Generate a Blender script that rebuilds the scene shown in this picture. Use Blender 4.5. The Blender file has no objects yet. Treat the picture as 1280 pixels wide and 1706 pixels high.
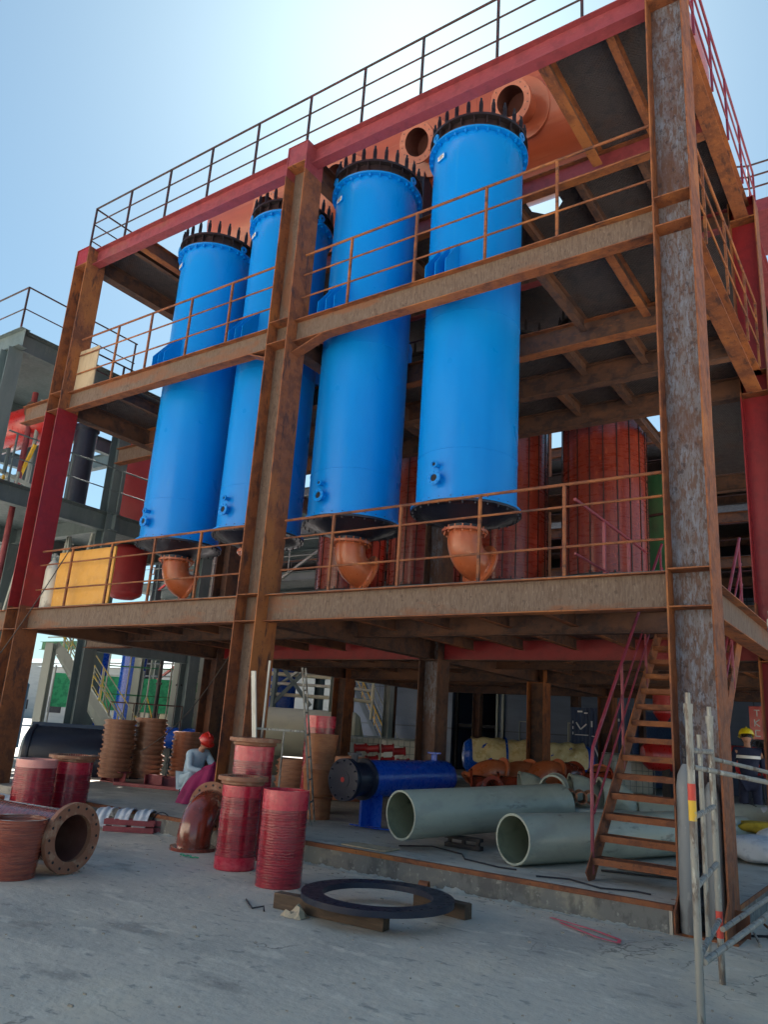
import bpy, math, random
from math import radians, sin, cos, pi, sqrt
from mathutils import Vector, Matrix
random.seed(7)
S = bpy.context.scene
COL = S.collection
# ------------------------------------------------------------ camera
def V(*a): return Vector(a)
CR, CU, CF = V(.82410411,.56281505,.06396589), V(.10333486,-.26041038,.95995226), V(-.55693296,.7844907,.27276368)
cam = bpy.data.cameras.new('camera'); co = bpy.data.objects.new('camera', cam); COL.objects.link(co)
co.matrix_world = Matrix(((CR.x,CU.x,-CF.x,1.6185),(CR.y,CU.y,-CF.y,-7.9572),(CR.z,CU.z,-CF.z,1.6),(0,0,0,1)))
cam.sensor_fit = 'VERTICAL'; cam.sensor_height = 24; cam.lens = 1278.67/1706*24
cam.clip_start = .05; cam.clip_end = 3000
S.camera = co
# ------------------------------------------------------------ sky and sun
SUN_EL, SUN_AZ = radians(47), radians(-35)
w = bpy.data.worlds.new('World'); S.world = w; w.use_nodes = True
nt = w.node_tree; bg = nt.nodes['Background']
sky = nt.nodes.new('ShaderNodeTexSky'); sky.sky_type = 'NISHITA'; sky.sun_disc = False
sky.sun_elevation = SUN_EL; sky.sun_rotation = SUN_AZ
sky.air_density = 1.0; sky.dust_density = 0.8; sky.ozone_density = 1.5; sky.altitude = 0
gm = nt.nodes.new('ShaderNodeGamma'); gm.inputs[1].default_value = .72; nt.links.new(sky.outputs[0], gm.inputs[0])
tn = nt.nodes.new('ShaderNodeMix'); tn.data_type = 'RGBA'; tn.blend_type = 'MULTIPLY'; tn.inputs[0].default_value = 1; tn.inputs[7].default_value = (.66,.9,.97,1)
nt.links.new(gm.outputs[0], tn.inputs[6]); nt.links.new(tn.outputs[2], bg.inputs[0]); bg.inputs[1].default_value = .055
sl = bpy.data.lights.new('sun', 'SUN'); sl.energy = 5; sl.angle = radians(.5); sl.color = (1,.95,.87)
so = bpy.data.objects.new('sun', sl); COL.objects.link(so)
sd = V(sin(SUN_AZ)*cos(SUN_EL), cos(SUN_AZ)*cos(SUN_EL), sin(SUN_EL))
so.rotation_euler = (-sd).to_track_quat('-Z','Y').to_euler(); so.location = sd*60
S.view_settings.view_transform = 'Standard'; S.view_settings.look = 'None'
S.view_settings.gamma = 1; S.view_settings.exposure = 2.12; S.view_settings.use_curve_mapping = False
S.cycles.max_bounces = 8; S.cycles.diffuse_bounces = 5
# ------------------------------------------------------------ materials
def L(c): return tuple(((x/255+.055)/1.055)**2.4 if x > 10 else x/255/12.92 for x in c)
MATS = {}
def mat(name, base, layers=(), rough=.6, metal=0., bump=0., bscale=(30,30,30), coat=0., bands=None, bricks=None, alpha=None, emit=None, spec=.5, rvar=.1, world=False, plate=False, cracks=None):
    """base colour (linear) + noise layers (colour, (sx,sy,sz), lo, hi, strength)."""
    if name in MATS: return MATS[name]
    m = bpy.data.materials.new(name); MATS[name] = m; m.use_nodes = True
    n = m.node_tree; N = n.nodes.new; K = n.links.new; b = n.nodes['Principled BSDF']
    if world: cs = N('ShaderNodeNewGeometry').outputs['Position']
    else: cs = N('ShaderNodeTexCoord').outputs['Object']
    def noise(sc, det=5, ro=.6, dist=0):
        mp = N('ShaderNodeMapping'); mp.inputs['Scale'].default_value = sc; K(cs, mp.inputs[0])
        t = N('ShaderNodeTexNoise'); t.inputs['Scale'].default_value = 1; t.inputs['Detail'].default_value = det
        t.inputs['Roughness'].default_value = ro; t.inputs['Distortion'].default_value = dist; K(mp.outputs[0], t.inputs['Vector'])
        return t.outputs[0]
    def mr(v, lo, hi, a=0., c=1.):
        r = N('ShaderNodeMapRange'); r.interpolation_type = 'SMOOTHSTEP'
        for i, x in zip(range(1,5), (lo,hi,a,c)): r.inputs[i].default_value = x
        K(v, r.inputs[0]); return r.outputs[0]
    rgb = N('ShaderNodeRGB'); rgb.outputs[0].default_value = (*base,1); cur = rgb.outputs[0]
    hts = []
    for c, sc, lo, hi, st in layers:
        f = mr(noise(sc), lo, hi, 0, st)
        mx = N('ShaderNodeMix'); mx.data_type = 'RGBA'; K(f, mx.inputs[0]); K(cur, mx.inputs[6]); mx.inputs[7].default_value = (*c,1)
        cur = mx.outputs[2]; hts.append(f)
    h = None
    if cracks:
        mp = N('ShaderNodeMapping'); mp.inputs['Scale'].default_value = (cracks,)*3
        nz = N('ShaderNodeTexNoise'); nz.inputs['Scale'].default_value = 1.3; nz.inputs['Detail'].default_value = 6; K(cs, nz.inputs['Vector'])
        ad = N('ShaderNodeVectorMath'); ad.operation = 'MULTIPLY_ADD'; K(nz.outputs['Color'], ad.inputs[0]); ad.inputs[1].default_value = (1.4,)*3; K(cs, ad.inputs[2]); K(ad.outputs[0], mp.inputs[0])
        vo = N('ShaderNodeTexVoronoi'); vo.feature = 'DISTANCE_TO_EDGE'; vo.inputs['Scale'].default_value = 1; K(mp.outputs[0], vo.inputs['Vector'])
        f = mr(vo.outputs['Distance'], 0, .006, .7, 0); g2 = mr(noise((.5,.5,1),2), .5, .6); mu = N('ShaderNodeMath'); mu.operation = 'MULTIPLY'; K(f, mu.inputs[0]); K(g2, mu.inputs[1])
        mx = N('ShaderNodeMix'); mx.data_type = 'RGBA'; K(mu.outputs[0], mx.inputs[0]); K(cur, mx.inputs[6]); mx.inputs[7].default_value = (.07,.065,.06,1); cur = mx.outputs[2]
    if bricks:
        sx, sy, rot, bw, bh, mort, mc = bricks
        mp = N('ShaderNodeMapping'); mp.inputs['Rotation'].default_value = rot; K(cs, mp.inputs[0])
        bt = N('ShaderNodeTexBrick'); bt.offset = sx; bt.inputs['Scale'].default_value = 1; bt.inputs['Brick Width'].default_value = bw
        bt.inputs['Row Height'].default_value = bh; bt.inputs['Mortar Size'].default_value = mort; K(mp.outputs[0], bt.inputs[0])
        mx = N('ShaderNodeMix'); mx.data_type = 'RGBA'; K(bt.outputs['Fac'], mx.inputs[0]); K(cur, mx.inputs[6]); mx.inputs[7].default_value = (*mc,1); cur = mx.outputs[2]
    K(cur, b.inputs['Base Color'])
    rn = mr(noise(tuple(x*.4 for x in bscale), 3), .3, .7, max(.03, rough-rvar), min(1, rough+rvar)); K(rn, b.inputs['Roughness'])
    b.inputs['Metallic'].default_value = metal; b.inputs['Coat Weight'].default_value = coat; b.inputs['Coat Roughness'].default_value = .15
    b.inputs['Specular IOR Level'].default_value = spec
    if bump or bands or plate:
        h = noise(bscale, 4)
        if bump < .001: bump = .001
        bp = N('ShaderNodeBump'); bp.inputs['Strength'].default_value = 1; bp.inputs['Distance'].default_value = bump; K(h, bp.inputs['Height']); last = bp.outputs[0]
        if plate:
            wv = []
            for d in ('X','Y'):
                mp = N('ShaderNodeMapping'); mp.inputs['Rotation'].default_value = (0,0,radians(45)); K(cs, mp.inputs[0])
                t = N('ShaderNodeTexWave'); t.bands_direction = d; t.inputs['Scale'].default_value = 7; K(mp.outputs[0], t.inputs[0]); wv.append(t.outputs['Fac'])
            mm = N('ShaderNodeMath'); mm.operation = 'MULTIPLY'; K(wv[0], mm.inputs[0]); K(wv[1], mm.inputs[1])
            b2 = N('ShaderNodeBump'); b2.inputs['Distance'].default_value = .006; K(mm.outputs[0], b2.inputs['Height']); K(last, b2.inputs['Normal']); last = b2.outputs[0]
        if bands:
            ax, sc, dist, depth = bands
            t = N('ShaderNodeTexWave'); t.bands_direction = ax; t.inputs['Scale'].default_value = sc; t.inputs['Distortion'].default_value = dist
            t.inputs['Detail'].default_value = 2; t.inputs['Detail Scale'].default_value = 1.5; K(cs, t.inputs[0])
            b2 = N('ShaderNodeBump'); b2.inputs['Distance'].default_value = depth; K(t.outputs['Fac'], b2.inputs['Height']); K(last, b2.inputs['Normal']); last = b2.outputs[0]
        K(last, b.inputs['Normal'])
    if alpha is not None: b.inputs['Alpha'].default_value = alpha
    return m
RB, RO, RD, RL = (.13,.05,.032), (.36,.145,.045), (.05,.028,.03), (.3,.17,.11)
def rust(ax, kind='rust'):
    k = 'xyz'.index(ax)
    def st(a, b): v = [b,b,b]; v[k] = a; return tuple(v)
    s, s2, s3, blot = st(2.2,8), st(9,34), st(.7,1.4), (5,5,5)
    if kind == 'rust': return mat('rust_'+ax, (.24,.085,.038), [(RB,blot,.45,.6,.75),((.38,.14,.045),s3,.5,.64,.75),((.36,.14,.06),s2,.55,.7,.5),(RD,s,.55,.68,.8),(RL,(55,55,55),.62,.7,.45),((.07,.035,.035),(22,22,22),.6,.68,.6)], .72, bump=.0018, bscale=(40,40,40), spec=.3)
    if kind == 'scale': return mat('mill_scale_'+ax, (.17,.16,.18), [((.13,.07,.05),s2,.46,.58,.85),((.22,.25,.32),st(5,22),.5,.6,.7),((.11,.07,.06),st(20,75),.52,.62,.7),((.12,.055,.035),s3,.5,.6,.8),((.3,.3,.36),st(30,90),.62,.72,.35),((.05,.035,.04),(16,16,12),.58,.66,.7)], .62, metal=.1, bump=.003, bscale=st(20,60), spec=.35)
    if kind == 'pale':
        cz = {'x':(42,42,9),'y':(42,42,9),'z':(34,34,9)}[ax]
        return mat('pale_scale_'+ax, (.155,.11,.085), [((.1,.065,.05),cz,.45,.6,.6),((.26,.21,.175),(60,60,14),.56,.68,.5),((.2,.085,.045),st(.8,2.4),.52,.64,.75),((.06,.04,.035),(13,13,13),.6,.68,.6)], .66, metal=.05, bump=.003, bscale=cz, spec=.3)
    if kind == 'primer': return mat('red_primer_'+ax, (.26,.05,.062), [((.17,.035,.045),blot,.45,.62,.6),((.34,.1,.1),s2,.55,.7,.45),((.22,.09,.055),s3,.6,.7,.6)], .5, bump=.0008, spec=.45)
    if kind == 'red': return mat('fresh_red_primer_'+ax, (.26,.016,.022), [((.19,.013,.02),blot,.45,.62,.6),((.32,.035,.035),s2,.58,.7,.4)], .45, bump=.0006, spec=.45)
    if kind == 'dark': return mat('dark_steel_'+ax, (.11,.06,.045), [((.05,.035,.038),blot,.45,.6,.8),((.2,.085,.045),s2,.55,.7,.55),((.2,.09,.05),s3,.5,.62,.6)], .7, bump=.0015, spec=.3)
RX, RY, RZ = rust('x'), rust('y'), rust('z')
SX, SY, SZ = rust('x','scale'), rust('y','pale'), rust('z','scale')
PLX, PRX, PRY, PRZ = rust('x','pale'), rust('x','primer'), rust('y','primer'), rust('z','primer')
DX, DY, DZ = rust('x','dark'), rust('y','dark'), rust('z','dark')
DECK = mat('deck_plate', (.075,.068,.075), [((.1,.055,.04),(2,2,2),.5,.7,.6),((.035,.04,.055),(5,5,5),.5,.65,.5)], .55, metal=.3, bump=.001, plate=True)
BLUE = mat('blue_paint', (.0003,.235,.72), [((.0003,.175,.62),(1.2,1.2,.3),.45,.7,.5),((.03,.27,.66),(16,16,.8),.62,.72,.3),((.004,.13,.42),(30,30,14),.68,.74,.35)], .33, bump=.0006, bscale=(5,5,3), coat=.1, spec=.35, rvar=.06)
BLUE2 = mat('royal_blue_paint', (.004,.075,.48), [((.003,.055,.38),(3,3,3),.45,.65,.5)], .3, bump=.0005, coat=.3)
NAVY = mat('navy_black_paint', (.012,.016,.035), [((.03,.032,.05),(12,12,12),.5,.7,.5)], .42, bump=.0006, coat=.1)
BLACK = mat('black_steel', (.018,.015,.02), [((.06,.035,.03),(15,15,15),.55,.7,.5)], .5, bump=.0005)
RAILD = mat('black_red_rail', (.04,.02,.018), [((.1,.02,.03),(6,6,6),.5,.65,.7)], .5)
RAILM = mat('maroon_rail', (.22,.025,.045), [((.3,.08,.1),(6,6,6),.5,.65,.5),((.1,.03,.03),(12,12,12),.55,.7,.6)], .42)
COPPER = mat('copper_orange_frp', (.44,.11,.04), [((.36,.1,.04),(3,3,3),.42,.6,.7),((.62,.25,.12),(9,9,9),.55,.72,.5)], .36, bump=.0015, bscale=(12,12,12), coat=.3)
TANK = mat('salmon_frp_tank', (.43,.09,.036), [((.33,.065,.028),(.5,3,3),.4,.65,.6),((.54,.19,.1),(.4,6,6),.55,.72,.45),((.38,.11,.06),(8,.6,.6),.6,.72,.45)], .38, bump=.002, bscale=(3,3,3), coat=.35)
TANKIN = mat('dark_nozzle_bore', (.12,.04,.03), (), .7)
LAG = mat('red_brown_lagging', (.25,.035,.018), [((.18,.02,.014),(7,7,.7),.45,.6,.7),((.5,.11,.05),(12,12,5),.58,.7,.5)], .32, bump=.001, bscale=(8,8,40), coat=.3, bands=('Z',9,3,.0007))
LAGS = mat('dark_strap', (.03,.012,.012), (), .5)
GREENP = mat('green_paint', (.02,.14,.06), [((.015,.1,.05),(2,2,2),.5,.6,.6)], .5)
def wrap(nm, base, dark, lite, ax='Z', g=.25):
    sc = {'Z':(3,3,55),'X':(55,3,3)}[ax]; sc2 = {'Z':(9,9,14),'X':(14,9,9)}[ax]
    return mat(nm, base, [(dark,sc,.45,.6,.75),(lite,sc,.6,.72,.55),(dark,sc2,.55,.68,.4)], g, bump=.0007, bscale=sc, coat=.6, bands=(ax,12,4,.0009), rvar=.12)
WRAPR = wrap('red_film_wrap', (.33,.014,.03), (.19,.01,.02), (.46,.06,.08), g=.24)
WRAPB = wrap('brown_film_wrap', (.3,.07,.04), (.16,.03,.025), (.5,.2,.14))
WRAPX = wrap('purple_brown_film_wrap', (.2,.04,.04), (.11,.02,.02), (.4,.17,.17), 'X')
BANDR = mat('red_plastic_band', (.55,.02,.05), [((.7,.12,.14),(5,5,12),.5,.65,.5),((.4,.01,.03),(7,7,30),.5,.65,.6)], .3, coat=.5, bump=.001)
BANDP = mat('pink_plastic_band', (.75,.3,.27), [((.85,.42,.38),(3,3,9),.5,.65,.6)], .35, coat=.4)
BROWN = mat('brown_frp', (.33,.13,.065), [((.2,.07,.035),(5,5,20),.45,.62,.7),((.45,.23,.14),(14,14,40),.58,.7,.5)], .5, bump=.002, bscale=(20,20,60), coat=.15)
BRFL = mat('brown_frp_flange', (.3,.125,.07), [((.45,.28,.18),(10,10,10),.5,.66,.7),((.17,.06,.035),(8,8,8),.55,.7,.6)], .55, bump=.002)
GLOSSB = mat('glossy_brown_frp', (.27,.045,.022), [((.15,.03,.015),(5,5,5),.45,.62,.7),((.45,.18,.09),(4,4,10),.6,.72,.5)], .2, bump=.002, bscale=(14,14,14), coat=.8)
FRP = mat('grey_green_frp', (.36,.39,.33), [((.27,.29,.26),(6,2,6),.45,.65,.6),((.46,.48,.42),(2,2,2),.55,.7,.5),((.09,.1,.095),(3,2,7),.58,.68,.65),((.5,.5,.45),(1,1,14),.62,.7,.5)], .42, bump=.0012, bscale=(30,8,30), coat=.15)
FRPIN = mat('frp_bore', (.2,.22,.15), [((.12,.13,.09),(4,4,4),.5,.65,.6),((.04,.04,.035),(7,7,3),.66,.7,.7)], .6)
STEELG = mat('grey_green_steel', (.12,.165,.18), [((.08,.12,.135),(2,2,.5),.45,.6,.6),((.19,.235,.23),(5,5,2),.6,.7,.4)], .55, bump=.0004)
STEELL = mat('light_grey_steel', (.33,.36,.34), [((.24,.27,.26),(2,2,.5),.45,.6,.6)], .5)
SCAF = mat('galvanised_scaffold', (.3,.29,.26), [((.13,.09,.07),(14,14,3),.5,.6,.85),((.6,.6,.54),(25,25,6),.56,.66,.6),((.1,.09,.09),(8,8,8),.6,.7,.6)], .55, metal=.25, bump=.001)
SCRED = mat('scaffold_red_band', (.6,.06,.04), [((.4,.2,.15),(20,20,20),.58,.66,.7)], .5)
SCYEL = mat('scaffold_yellow_band', (.75,.45,.03), [((.45,.4,.3),(20,20,20),.58,.66,.7)], .5)
SCBLU = mat('scaffold_blue_band', (.02,.12,.3), [((.3,.3,.3),(20,20,20),.58,.66,.7)], .5)
WHITE = mat('white_paint', (.66,.64,.58), [((.45,.42,.36),(8,8,2),.5,.65,.6)], .5)
BEIGE = mat('beige_paint', (.6,.56,.42), [((.5,.47,.36),(3,3,3),.5,.65,.5)], .45)
SACK = mat('white_woven_sack', (.6,.62,.66), [((.4,.42,.48),(9,9,9),.5,.6,.6)], .7, bump=.004, bscale=(18,18,18))
YEL = mat('yellow_ochre_sheet', (.62,.31,.05), [((.5,.24,.04),(3,3,5),.5,.65,.5),((.7,.42,.12),(8,8,8),.6,.7,.5)], .6)
PLY = mat('weathered_plywood', (.42,.33,.22), [((.28,.21,.14),(6,6,1.5),.5,.62,.6)], .75, bump=.001)
WOOD = mat('wet_dark_timber', (.085,.05,.03), [((.16,.1,.065),(2,20,20),.48,.62,.7),((.04,.025,.018),(2,9,9),.5,.6,.6)], .7, bump=.003, bscale=(4,40,40))
CLOTHY = mat('yellow_tarpaulin', (.68,.55,.3), [((.5,.35,.13),(5,5,5),.5,.62,.7),((.8,.72,.5),(9,9,9),.55,.65,.5)], .6, bump=.01, bscale=(7,7,7))
CARD = mat('paper_bag', (.45,.36,.25), (), .7, bump=.004)
REDP = mat('signal_red_paint', (.5,.02,.02), [((.36,.015,.015),(3,3,3),.5,.6,.6)], .35, coat=.3)
REDT = mat('crimson_tank_paint', (.36,.02,.025), [((.28,.015,.02),(.9,.9,.7),.45,.6,.7),((.45,.06,.06),(3,3,3),.6,.7,.4)], .45)
PINK = mat('pink_ribbon', (.7,.1,.15), (), .5)
LETTER = mat('white_lettering', (.75,.75,.75), (), .6)
BLDG = mat('blue_grey_cladding', (.085,.125,.21), [((.07,.1,.17),(.3,.3,2),.45,.6,.6)], .45, metal=.1, bump=.0008, bricks=(0,0,(radians(90),0,0),3.,1.9,.025,(.03,.045,.08)))
DBLUE = mat('dark_blue_container', (.025,.05,.12), [((.02,.035,.09),(2,2,2),.5,.6,.5)], .5, bands=('X',2.2,0,.03))
DARK = mat('dark_interior', (.015,.015,.02), (), .8)
# people
SKIN = mat('skin', (.4,.2,.13), (), .5); DENIM = mat('pale_blue_cloth', (.45,.57,.68), [((.32,.44,.58),(9,9,9),.5,.62,.6)], .85, bump=.004, bscale=(14,14,14))
MAG = mat('magenta_cloth', (.3,.015,.1), [((.18,.01,.06),(8,8,8),.5,.62,.6)], .8, bump=.006, bscale=(12,12,6))
GLOVE = mat('blue_glove', (.02,.14,.5), (), .7); BOOT = mat('dark_boot', (.03,.04,.06), (), .7); NAVYC = mat('navy_workwear', (.012,.018,.05), (), .85)
HELM = mat('red_helmet', (.62,.03,.02), (), .3, coat=.5); HELMY = mat('yellow_helmet', (.8,.62,.02), (), .3, coat=.5); REFL = mat('reflective_tape', (.7,.7,.68), (), .4); EYE = mat('eye', (.02,.015,.012), (), .3)
GCYL = mat('grey_gas_cylinder', (.2,.21,.22), [((.1,.09,.09),(7,7,2),.5,.62,.6),((.33,.32,.3),(20,20,5),.58,.66,.5)], .5, bump=.001)
GCYLW = mat('cream_gas_cylinder', (.66,.64,.56), [((.4,.36,.3),(12,12,4),.57,.64,.7)], .5)
# concrete
GROUND = mat('worn_concrete', (.56,.49,.405), [((.38,.345,.3),(.28,.4,1),.44,.6,.8),((.66,.56,.43),(.5,.35,1),.5,.64,.75),((.22,.195,.175),(.9,1.6,1),.57,.68,.6),((.7,.62,.51),(2.2,4.5,1),.55,.66,.6),((.2,.19,.18),(5,9,4),.58,.68,.6),((.66,.62,.56),(14,22,4),.6,.68,.45),((.1,.095,.09),(45,50,50),.64,.71,.6)], .82, bump=.012, bscale=(9,9,9), world=True, spec=.3, cracks=.42)
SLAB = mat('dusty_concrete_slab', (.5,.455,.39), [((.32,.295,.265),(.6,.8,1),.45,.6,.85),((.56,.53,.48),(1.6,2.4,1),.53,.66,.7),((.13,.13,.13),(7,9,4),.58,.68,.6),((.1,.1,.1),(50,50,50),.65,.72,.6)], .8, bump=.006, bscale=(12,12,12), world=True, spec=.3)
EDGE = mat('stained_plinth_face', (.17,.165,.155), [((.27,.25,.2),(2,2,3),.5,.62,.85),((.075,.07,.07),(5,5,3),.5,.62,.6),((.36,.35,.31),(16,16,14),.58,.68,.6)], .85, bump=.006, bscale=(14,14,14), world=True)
MORT = mat('mortar_smear', (.4,.39,.35), [((.28,.26,.23),(6,6,6),.5,.6,.6)], .9, bump=.01, bscale=(16,16,16), world=True)
# ------------------------------------------------------------ mesh builder
def basis(ax):
    z = Vector(ax).normalized(); x = z.cross(V(0,0,1))
    if x.length < 1e-4: x = V(1,0,0)
    x.normalize(); return x, z.cross(x), z
class MB:
    def __init__(s): s.v = []; s.f = []; s.mi = []
    def add(s, vs, fs, mi=0):
        o = len(s.v); s.v += [tuple(x) for x in vs]; s.f += [tuple(i+o for i in f) for f in fs]; s.mi += [mi]*len(fs); return s
    def box(s, x0, x1, y0, y1, z0, z1, mi=0):
        return s.add([(x,y,z) for z in (z0,z1) for y in (y0,y1) for x in (x0,x1)], [(0,2,3,1),(4,5,7,6),(0,1,5,4),(2,6,7,3),(0,4,6,2),(1,3,7,5)], mi)
    def obox(s, c, e1, e2, e3, mi=0):
        c, e1, e2, e3 = map(Vector, (c,e1,e2,e3)); vs = [c+a*e1+b*e2+d*e3 for d in (-.5,.5) for b in (-.5,.5) for a in (-.5,.5)]
        f = [(0,2,3,1),(4,5,7,6),(0,1,5,4),(2,6,7,3),(0,4,6,2),(1,3,7,5)]
        if e1.cross(e2).dot(e3) < 0: f = [tuple(reversed(q)) for q in f]
        return s.add(vs, f, mi)
    def bar(s, p0, p1, w, h, up=(0,0,1), mi=0):
        p0, p1, up = Vector(p0), Vector(p1), Vector(up); d = p1-p0; sd = d.cross(up)
        if sd.length < 1e-5: sd = d.cross(V(1,0,0))
        sd.normalize(); u = sd.cross(d).normalized(); return s.obox((p0+p1)/2, d, sd*w, u*h, mi)
    def lathe(s, prof, c=(0,0,0), ax=(0,0,1), n=32, mi=0, a0=0., a1=2*pi):
        x, y, z = basis(ax); c = Vector(c); full = abs(a1-a0-2*pi) < 1e-6; k = n if full else n+1; rings = []; vs = []
        for r, h in prof:
            if r < 1e-6: rings.append([len(vs)]); vs.append(c+z*h)
            else:
                rings.append(list(range(len(vs), len(vs)+k)))
                vs += [c+z*h+(x*cos(a0+(a1-a0)*i/n)+y*sin(a0+(a1-a0)*i/n))*r for i in range(k)]
        fs = []
        for A, B in zip(rings, rings[1:]):
            for i in range(n):
                j = (i+1) % k
                if len(A) == 1 and len(B) == 1: continue
                if len(A) == 1: fs.append((A[0], B[j], B[i]))
                elif len(B) == 1: fs.append((A[i], A[j], B[0]))
                else: fs.append((A[i], A[j], B[j], B[i]))
        return s.add(vs, fs, mi)
    def tube(s, p0, p1, r, r2=None, n=10, mi=0):
        p0, p1 = Vector(p0), Vector(p1); d = p1-p0; l = d.length; r2 = r if r2 is None else r2
        return s.lathe([(0,0),(r,0),(r2,l),(0,l)], p0, d, n, mi)
    def hollow(s, p0, p1, ro, ri, n=40, mi=0, mi2=None):
        p0, p1 = Vector(p0), Vector(p1); d = p1-p0; l = d.length
        s.lathe([(ri,0),(ro,0),(ro,l),(ri,l)], p0, d, n, mi); return s.lathe([(ri,l),(ri,0)], p0, d, n, mi if mi2 is None else mi2)
    def sweep(s, pts, rad, n=12, mi=0, cap=True, flip=False):
        pts = [Vector(p) for p in pts]; m = len(pts)
        if not hasattr(rad, '__len__'): rad = [rad]*m
        t0 = (pts[1]-pts[0]).normalized(); x = basis(t0)[0]; vs = []; fs = []
        for i, p in enumerate(pts):
            t = (pts[min(i+1,m-1)]-pts[max(i-1,0)]).normalized(); x = (x-t*x.dot(t)).normalized(); y = t.cross(x)
            vs += [p+(x*cos(2*pi*k/n)+y*sin(2*pi*k/n))*rad[i] for k in range(n)]
        for i in range(m-1):
            for k in range(n):
                q = (i*n+k, i*n+(k+1)%n, (i+1)*n+(k+1)%n, (i+1)*n+k); fs.append(tuple(reversed(q)) if flip else q)
        if cap: fs.append(tuple(reversed(range(n)))); fs.append(tuple(range((m-1)*n, m*n)))
        return s.add(vs, fs, mi)
    def hx(s, x0, x1, yc, zt, w, h, tf=.014, tw=.01, mf=0, mw=1):
        s.box(x0,x1,yc-w/2,yc+w/2,zt-tf,zt,mf); s.box(x0,x1,yc-w/2,yc+w/2,zt-h,zt-h+tf,mf); return s.box(x0,x1,yc-tw/2,yc+tw/2,zt-h+tf,zt-tf,mw)
    def hy(s, y0, y1, xc, zt, w, h, tf=.014, tw=.01, mf=0, mw=1):
        s.box(xc-w/2,xc+w/2,y0,y1,zt-tf,zt,mf); s.box(xc-w/2,xc+w/2,y0,y1,zt-h,zt-h+tf,mf); return s.box(xc-tw/2,xc+tw/2,y0,y1,zt-h+tf,zt-tf,mw)
    def build(s, name, mats, parent=None, sharp=32, bevel=0, label=None):
        me = bpy.data.meshes.new(name); me.from_pydata(s.v, [], s.f); me.update()
        for m in (mats if isinstance(mats,(list,tuple)) else [mats]): me.materials.append(m)
        me.polygons.foreach_set('material_index', s.mi)
        me.shade_smooth(); me.set_sharp_from_angle(angle=radians(sharp))
        o = bpy.data.objects.new(name, me); COL.objects.link(o)
        if parent: o.parent = parent
        if bevel:
            b = o.modifiers.new('bevel','BEVEL'); b.width = bevel; b.segments = 2; b.limit_method = 'ANGLE'
        if label: o['label'] = label
        return o
def arc(c, r, a0, a1, u, v, n=10):
    c, u, v = Vector(c), Vector(u), Vector(v); return [c+u*(r*cos(a0+(a1-a0)*i/n))+v*(r*sin(a0+(a1-a0)*i/n)) for i in range(n+1)]
def tag(o, label, cat, group=None, loc=None, rot=0):
    o['label'] = label; o['category'] = cat
    if group: o['group'] = group
    if loc is not None: o.location = loc; o.rotation_euler = (0,0,rot)
    return o
def thing(name, label, cat, loc=(0,0,0), rot=0, group=None):
    o = bpy.data.objects.new(name, None); COL.objects.link(o); o.empty_display_size = .2; return tag(o, label, cat, group, loc, rot)
def struct(o): o['kind'] = 'structure'; return o
def dup(root, loc, rot=0, label=None):
    def cp(o, par):
        c = o.copy(); COL.objects.link(c); c.parent = par
        for ch in [x for x in kids.get(o.name, [])]: cp(ch, c)
        return c
    kids = {}
    for x in COL.objects:
        if x.parent: kids.setdefault(x.parent.name, []).append(x)
    r = cp(root, None); r.location = loc; r.rotation_euler = (0,0,rot)
    if label: r['label'] = label
    return r
# ------------------------------------------------------------ ground
g = MB()
NX = 60
g.add([(-400,-60,0),(400,-60,0),(400,500,0),(-400,500,0)], [(0,1,2,3)]); struct(g.build('ground', GROUND))
# plinth the frame stands on
p = MB(); p.box(-9.9,-.47,-.1,17,0,.236); p.box(-.47,-.02,.5,17,0,.236); p.box(-13.2,-9.9,.12,17,0,.236)
struct(p.build('slab', [SLAB]))
p = MB(); 
p.box(-9.9,-.5,-.104,-.1,.004,.236); p.box(-.02,-.016,.5,17,.004,.236)
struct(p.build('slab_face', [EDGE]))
p = MB(); p.box(-9.9,-.46,-.114,-.104,.196,.24); p.box(-9.9,-.46,-.104,-.05,.2365,.241); p.box(-.016,-.006,.5,17,.196,.24); tag(p.build('edge_angle', RX), 'rusty steel angle edging along the top of the concrete slab', 'steel edging')
mm = MB(); n_ = 380; A0 = []
for k in range(n_):
    x = -9.85+9.35*k/(n_-1); q = .5+.5*sin(x*2.1+sin(x*5.3)*1.7)*sin(x*.9+1); h = max(.003,.06*q*(.6+.4*sin(x*11+2*sin(x*29+sin(x*71))))*random.uniform(.6,1)); wd = .02+.12*q*random.uniform(.75,1)
    A0.append([(x,-.1155,h),(x,-.1155-wd*.3,h*.62*random.uniform(.8,1.1)),(x,-.1155-wd*.65,h*.25*random.uniform(.6,1.2)+.001),(x,-.1155-wd,.0005)])
mm.add([p_ for r_ in A0 for p_ in r_],[(4*k+j,4*k+4+j,4*k+5+j,4*k+1+j) for k in range(n_-1) for j in range(3)])
o = mm.build('mortar', MORT); o['kind'] = 'stuff'; o['label'] = 'rough mortar droppings along the foot of the slab edge'
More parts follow.
